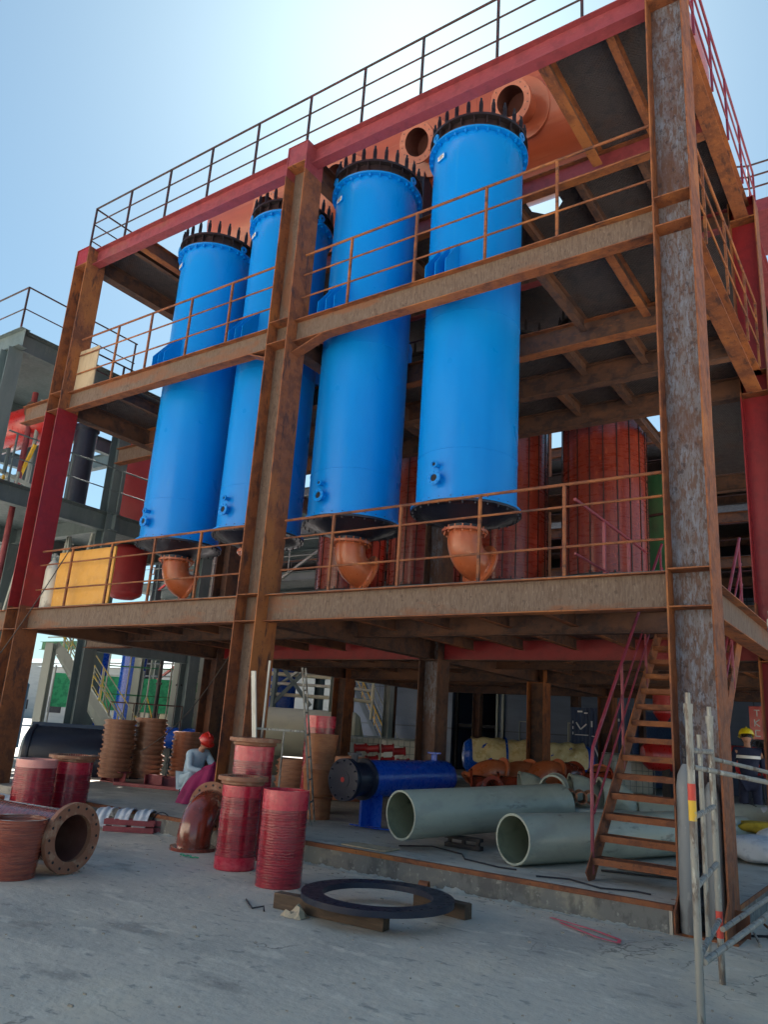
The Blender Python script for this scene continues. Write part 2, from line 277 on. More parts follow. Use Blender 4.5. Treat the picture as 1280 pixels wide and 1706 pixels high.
# ------------------------------------------------------------ steel frame
Z1, Z2, Z3, HB, H3, CW, CD = 3.3831, 7.8598, 11.25, .3905, .3658, .4455, .45
frame = thing('steel_platform', 'rusty three storey steel platform frame with red primed roof beams', 'steel structure')
XC = [0, -6.1512, -12.3114]; YR = [0, 5.1495, 10.3, 15.45]
def column(x, y, zt, mats, z0=0., split=None, front=False, base=True):
    m = MB(); t = .018
    segs = [(z0, zt)] if split is None else [(z0, split[0]), (split[0], zt)] if len(split)==1 else [(z0,split[0]),(split[0],split[1]),(split[1],zt)]
    for i, (a, b) in enumerate(segs):
        mi = 2*(i%2) if split is not None else 0
        m.box(x-t,x,y,y+CD,a,b,mi); m.box(x-CW,x-CW+t,y,y+CD,a,b,mi); m.box(x-CW+t,x-t,y+CD/2-.006,y+CD/2+.006,a,b,1)
    if front and zt > Z3-.2: m.box(x-CW+t,x-t,y+.015,y+.03,Z3-H3+.01,zt,2)
    if zt > Z3-.2: m.box(x-CW,x,y,y+CD,zt,zt+.012,2)
    o = m.build('column', mats, frame)
    for z in (Z1,Z1-HB,Z2,Z2-HB,Z3-H3):
        if z < zt-.05 and z > z0: st = MB(); st.box(x-CW+t+.001,x-t-.001,y+.003,y+CD-.003,z-.014,z); st.build('stiffener', [mats[0]], o)
    if base:
        b = MB(); b.box(x-CW-.07,x+.07,y-.07,y+CD+.07,z0,z0+.02)
        for xx in (x-CW,x):
            sg = -1 if xx < x else 1
            b.obox((xx+sg*.06,y+CD/2,z0+.13),(.12,0,0),(0,.012,0),(0,0,.22))
        if abs(x) < .01 and y < .1:
            for xx in (x-CW+.009, x-.009):
                b.add([(xx-.008,-.16,z0+.02),(xx+.008,-.16,z0+.02),(xx+.008,-.001,z0+.02),(xx-.008,-.001,z0+.02),(xx-.008,-.16,z0+.2),(xx+.008,-.16,z0+.2),(xx+.008,-.001,z0+.33),(xx-.008,-.001,z0+.33)], [(0,3,2,1),(0,1,5,4),(1,2,6,5),(2,3,7,6),(3,0,4,7),(4,5,6,7)])
        b.build('base_plate', [mats[0]], o)
    return o
TOP = Z3+.02
NAVW = rust('z','dark')
column(XC[0],0,TOP,[RZ,SZ,PRZ],split=None,front=True)
column(XC[1],0,TOP,[RZ,rust('z','pale'),PRZ],split=(Z3-.55,),front=True)
REDZ = rust('z','red')
column(XC[2],0,TOP,[RZ,NAVW,REDZ],split=(Z1+.05,Z2-HB),front=True)
column(XC[0],YR[1],TOP,[RZ,REDZ,REDZ],.236,split=(3.9,7.4))
for i,x in enumerate(XC):
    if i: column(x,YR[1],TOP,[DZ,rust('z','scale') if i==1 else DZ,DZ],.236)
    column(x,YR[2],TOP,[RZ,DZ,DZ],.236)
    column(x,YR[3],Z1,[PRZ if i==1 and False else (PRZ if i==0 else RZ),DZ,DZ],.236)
def bx(x0,x1,yc,zt,w=.19,h=HB,mats=(RX,PLX),ends=True,lab=None):
    m = MB(); m.hx(x0,x1,yc,zt,w,h); return m.build('beam', list(mats), frame, label=lab)
def by(y0,y1,xc,zt,w=.19,h=HB,mats=(RY,SY)):
    m = MB(); m.hy(y0,y1,xc,zt,w,h); return m.build('beam', list(mats), frame)
# main X beams (front) and Y beams at column lines
for a, b in ((XC[1],XC[0]-CW),(XC[2],XC[1]-CW)):
    bx(a+.003,b-.003,.225,Z1,mats=(RX,PLX)); bx(a+.003,b-.003,.225,Z2,mats=(RX,rust('x','pale'))); bx(a+.003,b-.003,.225,Z3,w=.19,h=H3,mats=(PRX,PRX))
    for r in (1,2,3):
        y = YR[r]+.225
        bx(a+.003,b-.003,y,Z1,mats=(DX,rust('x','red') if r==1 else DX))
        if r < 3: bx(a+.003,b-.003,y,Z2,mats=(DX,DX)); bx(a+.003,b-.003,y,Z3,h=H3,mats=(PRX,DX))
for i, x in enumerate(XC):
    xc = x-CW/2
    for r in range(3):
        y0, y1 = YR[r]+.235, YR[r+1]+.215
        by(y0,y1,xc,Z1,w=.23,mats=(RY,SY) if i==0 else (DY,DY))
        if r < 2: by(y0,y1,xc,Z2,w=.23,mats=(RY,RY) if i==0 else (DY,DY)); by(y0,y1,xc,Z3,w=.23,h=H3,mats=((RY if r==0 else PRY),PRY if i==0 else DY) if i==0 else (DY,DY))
# haunch plates at B under second floor beam
hm = MB()
x = XC[1]
hm.add([(x+.002,.13,Z2-HB-.2),(x+.002,.32,Z2-HB-.2),(x+.62,.32,Z2-HB-.004),(x+.62,.13,Z2-HB-.004),(x+.002,.13,Z2-HB-.186),(x+.002,.32,Z2-HB-.186),(x+.58,.32,Z2-HB-.003),(x+.58,.13,Z2-HB-.003)], [(0,1,2,3),(4,7,6,5),(0,4,5,1),(0,3,7,4),(1,5,6,2),(2,6,7,3)])
hm.build('haunch', [RX], frame); hm = MB()
x = XC[1]-CW
hm.add([(x-.002,.13,Z2-HB-.2),(x-.002,.32,Z2-HB-.2),(x-.5,.32,Z2-HB-.004),(x-.5,.13,Z2-HB-.004),(x-.002,.13,Z2-HB-.186),(x-.002,.32,Z2-HB-.186),(x-.46,.32,Z2-HB-.003),(x-.46,.13,Z2-HB-.003)], [(3,2,1,0),(5,6,7,4),(1,5,4,0),(4,7,3,0),(2,6,5,1),(3,7,6,2)])
hm.build('haunch', [RX], frame)
# secondary beams
x0, x1 = XC[2]+.02, XC[0]-CW/2-.12
for a, b in ((XC[1]-CW/2+.12, XC[0]-CW/2-.12),(XC[2]-CW/2+.12, XC[1]-CW/2-.12)):
    for y in (2.6,7.9,13.0): bx(a,b,y,Z1-.004,w=.16,h=.3,mats=(DX,DX))
    bx(a,b,2.35,Z2-.004,w=.19,mats=(RX,DX)); bx(a,b,3.78,Z2-.004,w=.19,mats=(DX,DX)); bx(a,b,2.8,Z3-.004,w=.19,h=H3,mats=(RX,PRX))
for k in range(1,12):
    x = -.3-k*1.03
    if abs(x+6.37) < .3: continue
    for a, b in ((.33,2.52),(2.7,5.26),(5.49,7.8),(8.0,10.4),(10.6,12.9),(13.1,15.5)):
        if k == 1 and a < 3: continue
        m = MB(); m.hy(a,b,x,Z1-.006,.1,.2,.008,.006); m.build('joist', [RY, DY], frame)
for x, a, b, z in ((-1.15,.33,2.24,Z2),(-2.1,.33,2.24,Z2),(-11.1,.33,2.24,Z2),(-1.6,2.46,3.67,Z2),(-2.6,2.46,3.67,Z2),(-1.3,3.89,5.26,Z2),(-2.3,3.89,5.26,Z2),(-3.3,3.89,5.26,Z2),(-4.6,3.89,5.26,Z2),(-8,3.89,5.26,Z2),(-1.05,.33,2.69,Z3),(-11.3,.33,2.69,Z3),(-1.4,2.91,5.26,Z3),(-2.5,2.91,5.26,Z3),(-3.75,2.91,5.26,Z3),(-11.3,2.91,5.26,Z3),(-1.2,5.5,10.4,Z3),(-2.4,5.5,10.4,Z2)):
    m = MB(); m.hy(a,b,x,z-.006,.11,.22,.008,.006); m.build('joist', [DY if x<-1.2 else RY, DY], frame)
for x in (-2.0,-10.95):
    m = MB(); m.hy(.33,2.69,x,Z3-.004,.16,.3); m.build('beam', [RY,DY], frame)
def deck(rects, z, th=.008):
    m = MB()
    for a,b,c,d in rects: m.box(a,b,c,d,z+.002,z+.002+th)
    return m.build('deck_plate', [DECK], frame)
deck([(-12.5,-1.5,.14,15.5),(-1.5,-.3,3.62,15.5),(-1.5,-.3,.14,.5),(-.3,-.12,.14,15.5)], Z1)
deck([(-12.5,-10.95,.14,2.35),(-2.1,-.12,.14,2.35),(-12.5,-.12,2.351,5.4),(-12.5,-.12,9.0,10.4),(-2.1,-.12,5.4,9.0)], Z2)
# roof deck with an eight sided opening
m = MB(); z = Z3+.002
for a,b,c,d in ((-12.5,-10.95,.14,2.8),(-2.0,-.12,.14,2.8),(-12.5,-4.2,2.801,5.4),(-2.4,-.12,2.801,10.4),(-4.2,-2.4,4.2,5.4),(-12.5,-2.4,5.4,10.4)): m.box(a,b,c,d,z,z+.008)
oc = [( -3.3+.33*cos(pi/8+k*pi/4), 3.48+.34*sin(pi/8+k*pi/4)) for k in range(8)]
cr = [(-2.4,4.2),(-4.2,4.2),(-4.2,2.801),(-2.4,2.801)]
vs = [(x,y,z) for x,y in oc]+[(x,y,z) for x,y in cr]+[(x,y,z+.008) for x,y in oc]+[(x,y,z+.008) for x,y in cr]
fs = []
quads = [(0,1,8),(1,2,9,8),(2,3,9),(3,4,10,9),(4,5,10),(5,6,11,10),(6,7,11),(7,0,8,11)]
for q in quads: fs.append(q); fs.append(tuple(i+12 for i in reversed(q)))
for k in range(8): fs.append((k,(k+1)%8,(k+1)%8+12,k+12))
m.add(vs, fs); m.build('deck_plate', [DECK], frame)
# small flat plates (offcuts) hanging from F1 etc. : handrails
def rail(p0, p1, posts, rails, mats, h, r=.02, post=.022, name='handrail', toe=None, par=None):
    """p0,p1 ends; posts = fractions (metres along); rails = heights"""
    p0, p1 = Vector(p0), Vector(p1); d = (p1-p0).normalized(); pm = MB()
    m = MB()
    for i, hh in enumerate(rails):
        rr = r if i == 0 else r*.75
        m.tube(p0+V(0,0,hh), p1+V(0,0,hh), rr, n=8)
    o = m.build(name, [mats], par if par is not None else frame)
    for q in posts:
        a = p0+d*q; pm = MB(); pm.bar(a, a+V(0,0,h-r*.6), post*1.6, post*1.6, up=d); pm.build('post', [mats], o)
    return o
for z, segs, R in ((Z1, ((-5.95,-.5,(-5.03,-3.89,-2.71,-1.61)),(-12.2,-6.62,(-11.22,-10.04,-8.88,-7.75))), (1.11,.84,.36)), (Z2, ((-6.1,-.46,(-5.14,-3.92,-2.76,-1.71)),(-12.25,-6.62,(-11.0,-9.98,-8.85,-7.8))), (1.22,.84,.42))):
    for a, b, ps in segs: rail((a,.2,z),(b,.2,z),[q-a for q in ps],R,rust('x'),R[0])
rp = (-12.65,-11.41,-10.14,-8.9,-7.65,-6.37,-5.17,-4.0,-2.66,-1.35,-.1)
rail((-12.67,.2,Z3),(-.1,.2,Z3),[q+12.67 for q in rp],(1.22,.82,.4),RAILD,1.22)
rail((-.1,.2,Z3),(-.1,6.1,Z3),[.0,1.0,2.15,3.3,4.5,5.9],(1.22,.82,.4),RAILM,1.22)
rail((-12.67,.2,Z3),(-12.67,5.3,Z3),[1.2,2.4,3.6,5.0],(1.22,.82,.4),RAILD,1.22)
rail((-.1,.46,Z2),(-.1,5.14,Z2),[.75,2.1,3.6,4.6],(1.22,.84,.42),RY,1.22)
rail((-12.5,.46,Z2),(-12.5,5.14,Z2),[1.0,2.3,3.6],(1.22,.84,.42),RAILD,1.22)
rail((-10.9,2.3,Z2),(-4.6,2.3,Z2),[.1,1.3,2.5,3.7,4.9,6.1],(1.22,.84,.42),RAILD,1.22)
# outrigger beams tying the frame to the grey structure on the left
m = MB(); m.hx(-13.95,XC[2]-CW-.003,.225,Z2,.19,HB); m.build('beam',[RX,PLX],frame)
m = MB(); m.hx(-14.2,XC[2]-CW-.003,.225,Z1,.19,HB); m.build('beam',[RX,PLX],frame)
m = MB(); m.hx(-14.2,-12.66,2.85,Z2-.02,.19,HB); m.build('beam',[RX,PLX],frame)
m = MB(); m.hx(-14.2,-12.66,2.85,Z1-.02,.19,HB); m.build('beam',[RX,PLX],frame)
# ------------------------------------------------------------ staircases
def stair(name, label, x0, x1, y0, z0, y1, z1, n, mats, railx, group=None):
    t = thing(name, label, 'staircase', ((x0+x1)/2, y0, z0), 0, group); cx = (x0+x1)/2; A, Bm, Rm = mats
    Lr, H = y1-y0, z1-z0
    for sx in (x0-cx, x1-cx):
        m = MB(); m.bar((sx,0,0),(sx,Lr,H),.014,.24,up=(0,0,1)); m.build('stringer', A, t)
    for k in range(1, n):
        f = k/n; m = MB(); y, z = Lr*f, H*f
        m.box(x0-cx+.01,x1-cx-.01,y-.13,y+.12,z-.004,z); m.box(x0-cx+.01,x1-cx-.01,y-.134,y-.13,z-.06,z+.004); m.box(x0-cx+.01,x1-cx-.01,y+.12,y+.124,z-.06,z+.004)
        m.build('tread', Bm, t)
    for sx in railx:
        s = (x0 if sx < 0 else x1)-cx+.0; m = MB(); a = V(s,.12,.25); d = V(0,Lr,H)
        ht = 1.05
        m.sweep([a+V(0,0,-.2), a+V(0,0,ht-.15), a+V(0,.05,ht+.03), a+d+V(0,0,ht-.1)], .021, 8)
        for hh in (.38,.68): m.tube(a+V(0,0,hh-.05)+d*.02, a+d+V(0,0,hh-.1), .014, n=6)
        o = m.build('handrail', Rm, t)
        for f in (.35,.68,.97): q = MB(); q.tube(a+d*f+V(0,0,-.25), a+d*f+V(0,0,ht-.08), .018, n=8); q.build('post', Rm, o)
    return t
stair('steel_staircase', 'steep rusty steel stair with maroon handrail behind the front corner column', -1.45,-.36,.46,.24,3.6,Z1,15,(RY,RX,RAILM),(-1,1))
# guard rail round the stair opening
rail((-1.52,.3,Z1),(-1.52,3.1,Z1),[1.0,2.0,2.75],(.95,.3),RAILM,.95)
# maroon guard frame at the head of side stair
t = thing('guard_frame','maroon tubular guard at the head of the side stair, right edge of the photo','guard rail',(.2,3.3,Z1))
m = MB()
for yy in (0,.9): m.tube((0,yy,0),(0,yy,1.1),.022,n=8)
m.tube((0,-.02,1.1),(.9,-.02,1.1),.022,n=8); m.tube((0,0,1.1),(0,-.6,0),.018,n=8); m.tube((0,.9,1.1),(0,0,1.1),.022,n=8); m.tube((0,.9,.6),(0,0,.6),.016,n=8)
m.build('frame', RAILM, t)
# ------------------------------------------------------------ blue vessels
def spring_bolt(m, c, mi=0, l=.3):
    x, y, z = c
    m.lathe([(0,0),(.03,0),(.03,.05),(.024,.05)]+[q for k in range(5) for q in ((.034,.055+k*.03),(.034,.072+k*.03),(.024,.076+k*.03),(.024,.083+k*.03))]+[(.03,.21),(.03,.235),(.018,.24),(.018,l),(0,l)], (x,y,z), n=8, mi=mi)
def blue_vessel(loc, label):
    t = thing('blue_vessel', label, 'process vessel', loc, 0, 'tall blue vessels hung through the frame'); R = .73; Zt = 6.19
    m = MB(); m.lathe([(0,.1),(R,.1),(R,.85),(R+.006,.852),(R+.006,.864),(R,.866),(R,3.0),(R+.005,3.002),(R+.005,3.012),(R,3.014),(R,Zt)], n=64); m.build('shell', BLUE, t)
    m = MB(); m.lathe([(R+.002,Zt-.03),(R+.085,Zt-.03),(R+.085,Zt),(R+.002,Zt)], n=64)
    for k in range(28):
        a = 2*pi*k/28; c = V(cos(a),sin(a),0); m.obox(c*(R+.04)+V(0,0,Zt-.055), c*.05, V(-sin(a),cos(a),0)*.025, V(0,0,.05))
    m.build('upper_flange', BLUE, t)
    m = MB(); m.lathe([(R-.05,Zt+.005),(R+.07,Zt+.005),(R+.07,Zt+.035),(R-.01,Zt+.035),(R-.01,Zt+.2),(R+.08,Zt+.2),(R+.08,Zt+.24),(R-.3,Zt+.26),(0,Zt+.26)], n=64)
    for k in range(24):
        a = 2*pi*(k+.5)/24; c = V(cos(a),sin(a),0); m.obox(c*(R+.03)+V(0,0,Zt+.117), c*.08, V(-sin(a),cos(a),0)*.012, V(0,0,.165))
    cf = m.build('cover_flange', BLACK, t)
    for k in range(24):
        a = 2*pi*k/24; m = MB(); spring_bolt(m, ((R+.03)*cos(a),(R+.03)*sin(a),Zt+.24)); m.build('spring_bolt', BLACK, cf)
    for a in (radians(-118), radians(-190), radians(-5)):
        c = V(cos(a),sin(a),0); s = V(-sin(a),cos(a),0); m = MB(); b = c*(R+.09)+V(0,0,Zt+.01)
        m.hollow(b-c*.012+V(0,0,.05), b+c*.012+V(0,0,.05), .07, .028, n=16); m.obox(b-c*.035+V(0,0,-.03), c*.09, s*.05, V(0,0,.08)); m.build('lifting_lug', BLUE, t)
    a = radians(-112); c = V(cos(a),sin(a),0); s = V(-sin(a),cos(a),0); m = MB()
    m.obox(c*(R+.02)+V(0,0,Zt-.33), c*.03, s*.17, V(0,0,.1)); np_ = m.build('nameplate', BLUE, t)
    m = MB(); m.obox(c*(R+.037)+V(0,0,Zt-.33), c*.003, s*.15, V(0,0,.08)); q = m.build('plate_face', LETTER, np_)
    m = MB()
    for zz, ww in ((.022,.09),(0,.11),(-.022,.07)): m.obox(c*(R+.04)+V(0,0,Zt-.33+zz), c*.002, s*ww, V(0,0,.007))
    m.build('engraving', DARK, np_)
    for a0 in (-93,87):
        for da in (-15,-1,13):
            a = radians(a0+da); c0 = V(cos(radians(a0)),sin(radians(a0)),0); s = V(-c0.y,c0.x,0); off = R*sin(radians(da)); rr = sqrt(R*R-off*off)-.01
            b = c0*rr+s*off; m = MB(); tk = s*.006
            e0 = .33+R-rr; P = [b+V(0,0,3.34), b+c0*e0+V(0,0,3.34), b+c0*e0+V(0,0,3.66), b+V(0,0,4.15)]
            m.add([q-tk for q in P]+[q+tk for q in P], [(3,2,1,0),(4,5,6,7),(0,1,5,4),(1,2,6,5),(2,3,7,6),(3,0,4,7)]); m.build('gusset', BLUE, t)
        c0 = V(cos(radians(a0)),sin(radians(a0)),0); s = V(-c0.y,c0.x,0); m = MB(); m.obox(c0*(R+.17)+V(0,0,3.33), c0*.28, s*.46, V(0,0,.018)); m.build('support_foot', BLUE, t)
    for aa, zz, r in ((-94,.4,.105),(-94.5,.6,.055)):
        a = radians(aa); c = V(cos(a),sin(a),0); m = MB(); b = c*(R-.02)+V(0,0,zz)
        m.tube(b, b+c*.11, r*.62, n=16); m.hollow(b+c*.11, b+c*.13, r, r*.5, n=24); 
        for k in range(8): q = 2*pi*k/8; e = V(-sin(a),cos(a),0)*cos(q)*r*.78+V(0,0,sin(q)*r*.78); m.tube(b+c*.125+e, b+c*.142+e, r*.1, n=6)
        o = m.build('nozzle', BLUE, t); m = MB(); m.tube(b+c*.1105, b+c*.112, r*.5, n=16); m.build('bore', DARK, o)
    m = MB(); m.lathe([(R+.002,.13),(R+.07,.13),(R+.07,.1),(R-.03,.1)], n=64); m.build('lower_flange', BLUE, t)
    m = MB(); m.lathe([(R-.02,.095),(R+.07,.095),(R+.07,.065),(R-.03,.07),(R-.1,.05),(.36,-.08),(.25,-.1),(.25,-.16)], n=64)
    for k in range(28): a = 2*pi*k/28; m.tube(((R+.035)*cos(a),(R+.035)*sin(a),.035),((R+.035)*cos(a),(R+.035)*sin(a),.15),.012,n=6)
    m.build('bottom_cover', NAVY, t)
    # copper coloured outlet elbow
    m = MB(); m.lathe([(.2,-.16),(.33,-.16),(.33,-.195),(.235,-.195)], n=40)
    for k in range(16): a = 2*pi*k/16; m.tube((.295*cos(a),.295*sin(a),-.225),(.295*cos(a),.295*sin(a),-.12),.011,n=6)
    pts = [V(0,0,-.18),V(0,0,-.3)]; d = V(.42,.9,0).normalized()
    for i in range(1,10):
        a = radians(72)*i/9; pts.append(V(0,0,-.3)+d*(.33*(1-cos(a)))+V(0,0,-.33*sin(a)))
    tg = (pts[-1]-pts[-2]).normalized(); pts.append(pts[-1]+tg*.05); rd = [.235]+[.245]*(len(pts)-1)
    m.sweep(pts, rd, 36, cap=False); e = pts[-1]; m.lathe([(.245,-.02),(.255,.0),(.35,.0),(.35,.035),(.2,.035)], e, tg, 40)
    el = m.build('outlet_elbow', COPPER, t)
    m = MB(); m.lathe([(.19,.035),(.19,-.2),(0,-.2)], e, tg, 40); x,y,z = basis(tg)
    for k in range(12):
        q = 2*pi*k/12; c = e+(x*cos(q)+y*sin(q))*.275; m.tube(c+tg*-.002,c+tg*.002,.012,n=6)
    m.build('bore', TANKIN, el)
    return t
BL = ['blue vessel nearest the right corner column, one copper elbow hanging from its base','second blue vessel from the right, just right of the middle column','third blue vessel from the right, half hidden behind the middle column','leftmost tall blue vessel, standing clear to the left of the middle column']
VX = [-3.58-2.05*k for k in range(4)]
bv = blue_vessel((VX[0],1.4,4.57), BL[0])
for k in range(1,4): dup(bv, (VX[k],1.4,4.57), 0, BL[k])
# ------------------------------------------------------------ big horizontal tank above the vessels
t = thing('horizontal_tank','huge salmon coloured horizontal tank with open flanged nozzles above the blue vessels','tank',(-6.6,4.3,13.8)); R = 1.4
m = MB(); prof = [(0,-6.1)]+[(R*sin(a),-5.5-.6*cos(a)) for a in [pi/2*i/10 for i in range(1,11)]]+[(R,-3),(R+.012,-2.99),(R+.012,-2.9),(R,-2.89),(R,2),(R+.012,2.01),(R+.012,2.1),(R,2.11),(R,5.5)]+[(R*cos(a),5.5+.6*sin(a)) for a in [pi/2*i/10 for i in range(1,10)]]+[(0,6.1)]
m.lathe(prof, (0,0,0), (1,0,0), 72); m.build('shell', TANK, t)
nd = V(0,-.898,-.439)
for x in VX:
    m = MB(); c = V(x+6.6,0,0)
    m.lathe([(.56,1.3),(.56,1.32)], c, nd, 40); m.lathe([(.56,1.30),(.56,1.415),(.3,1.43),(.3,1.9),(.33,1.92),(.4,1.92),(.4,1.97),(.27,1.97)], c, nd, 40)
    o = m.build('nozzle', TANK, t); m = MB(); m.lathe([(.27,1.97),(.27,1.45),(0,1.45)], c, nd, 40)
    a, b, z = basis(nd)
    for k in range(16): q = 2*pi*k/16; e = c+nd*1.968+(a*cos(q)+b*sin(q))*.345; m.tube(e,e+nd*.004,.016,n=6)
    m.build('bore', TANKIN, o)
for x in (-11.7,-9.0+1.0,-6.0,-2.0):
    m = MB(); a = x+6.6; m.box(a-.144,a+.144,-1.0,-.98,-2.5,-.9); m.box(a-.2,a+.2,-1.15,1.15,-2.54,-2.51); m.box(a-.16,a-.145,-1.1,1.1,-2.5,-.85); m.box(a+.145,a+.16,-1.1,1.1,-2.5,-.85); m.build('saddle', NAVY, t)
# ------------------------------------------------------------ lagged red vessels behind
def red_vessel(loc, label):
    t = thing('lagged_vessel', label, 'process vessel', loc, 0, 'red lagged vessels behind the blue ones'); R = .85
    m = MB(); m.lathe([(0,.3),(R,.3),(R,5.7),(0,5.7)], n=56); m.build('lagging', LAG, t)
    for k in range(20):
        a = 2*pi*k/20; m = MB(); m.obox(V(cos(a),sin(a),0)*(R+.006)+V(0,0,3.0), V(cos(a),sin(a),0)*.014, V(-sin(a),cos(a),0)*.02, V(0,0,5.35)); m.build('strap', LAGS, t)
    m = MB(); m.lathe([(0,.2),(R+.1,.2),(R+.1,.28),(R,.29),(R,.3)], n=56)
    for k in range(24): a = 2*pi*k/24; m.tube(((R+.06)*cos(a),(R+.06)*sin(a),.14),((R+.06)*cos(a),(R+.06)*sin(a),.34),.015,n=6)
    m.build('base_flange', BLACK, t)
    m = MB(); m.lathe([(R,5.7),(R+.09,5.7),(R+.09,5.74),(R,5.74),(R,5.9),(R+.1,5.9),(R+.1,5.96),(0,5.98)], n=56); o = m.build('cover_flange', BLACK, t)
    m = MB()
    for k in range(16): a = 2*pi*k/16; q = MB(); spring_bolt(q, ((R+.05)*cos(a),(R+.05)*sin(a),5.96)); q.build('spring_bolt', BLACK, o)
    for k in range(8):
        a = 2*pi*(k+.5)/8; c = V(cos(a),sin(a),0)*(R-.05); m = MB(); m.box(c.x-.08,c.x+.08,c.y-.08,c.y+.08,-1.04,.2); m.build('leg', STEELG, t)
    return t
rv = red_vessel((-3.42,6.95,4.45), 'red brown lagged vessel standing right of the rightmost blue vessel')
for k, l in ((1,'red brown lagged vessel partly hidden by the right edge of the rightmost blue vessel'),(2,'red brown lagged vessel seen in the gap between the two right blue vessels'),(3,'red brown lagged vessel seen low behind the second blue vessel from the right')): dup(rv, (-3.42-2.15*k,6.95,4.45), 0, l)
t = thing('green_tank','dark green vertical tank just left of the front corner column','tank',(-2.7,9.4,Z1+.01)); m = MB(); m.lathe([(0,0),(.75,0),(.75,4.1),(0,4.1)],n=40); m.build('shell',GREENP,t); m=MB(); [m.lathe([(.75,z),(.79,z),(.79,z+.05),(.75,z+.05)],n=40) for z in (.1,1.6,3.1)]; m.build('hoop',BLACK,t)
# ------------------------------------------------------------ loose pipes in front
def flange(m, c, ax, ro, ri, th=.05, holes=16, mi=0, hm=None, n=44):
    c = Vector(c); x, y, z = basis(ax); m.hollow(c, c+z*th, ro, ri, n=n, mi=mi)
    if hm is not None and holes:
        rr = (ro+ri)/2+(ro-ri)*.12
        for k in range(holes):
            q = 2*pi*k/holes
            for s_ in (-.001, th-.001): e = c+(x*cos(q)+y*sin(q))*rr+z*s_; m.tube(e, e+z*.002, (ro-ri)*.13, n=8, mi=hm)
def upright(name, label, loc, r, h, body, top=None, fl=None, rt=None, group='film wrapped pipe spools standing on the ground', bot=None, bandh=.16):
    t = thing(name, label, 'pipe spool', loc, 0, group); rt = rt or r; ri = r-.03
    z1 = h-(.09 if fl else 0)
    m = MB(); zb = bot or 0.; zt = z1-(bandh if top else 0); f = lambda z: r+(rt-r)*z/h
    m.lathe([(ri,0),(r,0),(f(zb)+.001,zb)] if bot else [(ri,0),(r,0)], n=48)
    ks = 14; pf = [(f(zb+(zt-zb)*k/ks)+.003*random.random(), zb+(zt-zb)*k/ks) for k in range(ks+1)]; m.lathe(pf, n=48); m.lathe([(f(h)-.03,h-.001),(f(0)-.03,0)], n=48)
    if not top: m.lathe([(pf[-1][0],zt),(f(h)-.03,zt)], n=48)
    o = m.build('wrapped_pipe', body, t)
    if top: m = MB(); m.lathe([(f(zt)+.004,zt-.02),(f(z1)+.005,z1),(f(z1)-.03,z1),(f(z1)-.031,z1-.1)], n=48); m.build('film_band', top, t)
    if bot: m = MB(); m.lathe([(r+.006,.01),(r+.008,bot)], n=48); m.build('film_band', bot_m, t)
    if fl:
        m = MB(); m.lathe([(rt+.001,z1-.01),(rt+.03,z1+.01),(rt+.02,z1+.05)], n=48); flange(m,(0,0,h-.045),(0,0,1),fl,rt-.03,.045,14,0,1); m.build('flange', [BRFL, DARK], t)
    return t
bot_m = BANDR
upright('wrapped_pipe_spool','shorter plain topped spool in pink red film, rightmost of the foreground group',(-4.065,-1.392,0),.238,.93,WRAPR,BANDR,bandh=.17)
upright('wrapped_pipe_spool','red film wrapped spool with brown top flange and red film at its foot',(-4.99,-1.10,0),.222,.985,WRAPR,BANDR,.29,bot=.14,bandh=.11)
upright('wrapped_pipe_spool','tallest flanged red spool, standing behind the one with red film at its foot',(-5.43,-.5,0),.245,1.40,WRAPR,BANDR,.325,bandh=.16)
upright('wrapped_pipe_spool','dark red spool with a pale pink band round its open top',(-9.33,-.97,0),.285,.86,WRAPR,BANDP,bandh=.09)
upright('wrapped_pipe_spool','dark red spool with wide brown flange on top, behind the pink banded one',(-9.42,-.3,0),.29,.92,WRAPR,BANDR,.37,bandh=.16)
upright('wrapped_pipe_spool','brown tapered spool cut off by the left edge of the photo',(-5.9,-3.25,0),.235,.54,WRAPB,None,rt=.285)
for (x,y,r,h,l) in ((-9.6,-1.45,.2,.34,'small plain brown pipe offcut beside the pink banded spool'),(-10.3,-1.4,.22,.42,'small brown pipe offcut at the left edge of the photo')):
    t = thing('pipe_offcut', l, 'pipe offcut', (x,y,0)); m = MB(); m.hollow((0,0,0),(0,0,h),r,r-.03); m.build('wall', BROWN, t)
t = thing('lying_pipe_spool','film wrapped spool lying on its side, its brown end flange facing the camera','pipe spool',(-5.66,-2.76,.345))
m = MB(); m.hollow((-.04,0,0),(-1.7,-.2,0),.255,.225,n=48,mi2=1); m.build('wrapped_pipe', [WRAPX,TANKIN], t, sharp=40)
m = MB(); flange(m,(-.06,-.006,0),(.993,.117,0),.338,.225,.055,16,0,1); m.build('flange',[BRFL,DARK],t)
# glossy elbow
t = thing('pipe_elbow','glossy brown ninety degree elbow standing on its flange below the crouching worker','pipe elbow',(-6.2,-.62,0)); r = .215; d = V(-.4,.92,0).normalized(); rb = .36
pts = [V(0,0,.04),V(0,0,.12)]+[V(0,0,.12)+d*(rb*(1-cos(a)))+V(0,0,rb*sin(a)) for a in [pi/2*i/12 for i in range(1,13)]]; pts.append(pts[-1]+d*.06)
m = MB(); m.sweep(pts, r, 40, cap=False); m.sweep(pts, r-.03, 40, cap=False, flip=True); m.build('bend', GLOSSB, t)
m = MB(); flange(m,(0,0,0),(0,0,1),.29,r-.03,.04,14,0,1); m.build('flange',[GLOSSB,DARK],t)
m = MB(); flange(m,pts[-1],d,.31,r-.03,.045,16,0,1); m.build('flange',[BRFL,DARK],t)
m = MB(); m.sweep([(-5.95+.02*k,-1.05+.03*sin(k),.012+.006*(k%2)) for k in range(16)],.008,6); tag(m.build('cord',mat('green_cord_fibre',(.05,.4,.2),(),.6)),'thin green cord lying at the foot of the brown elbow','cord')
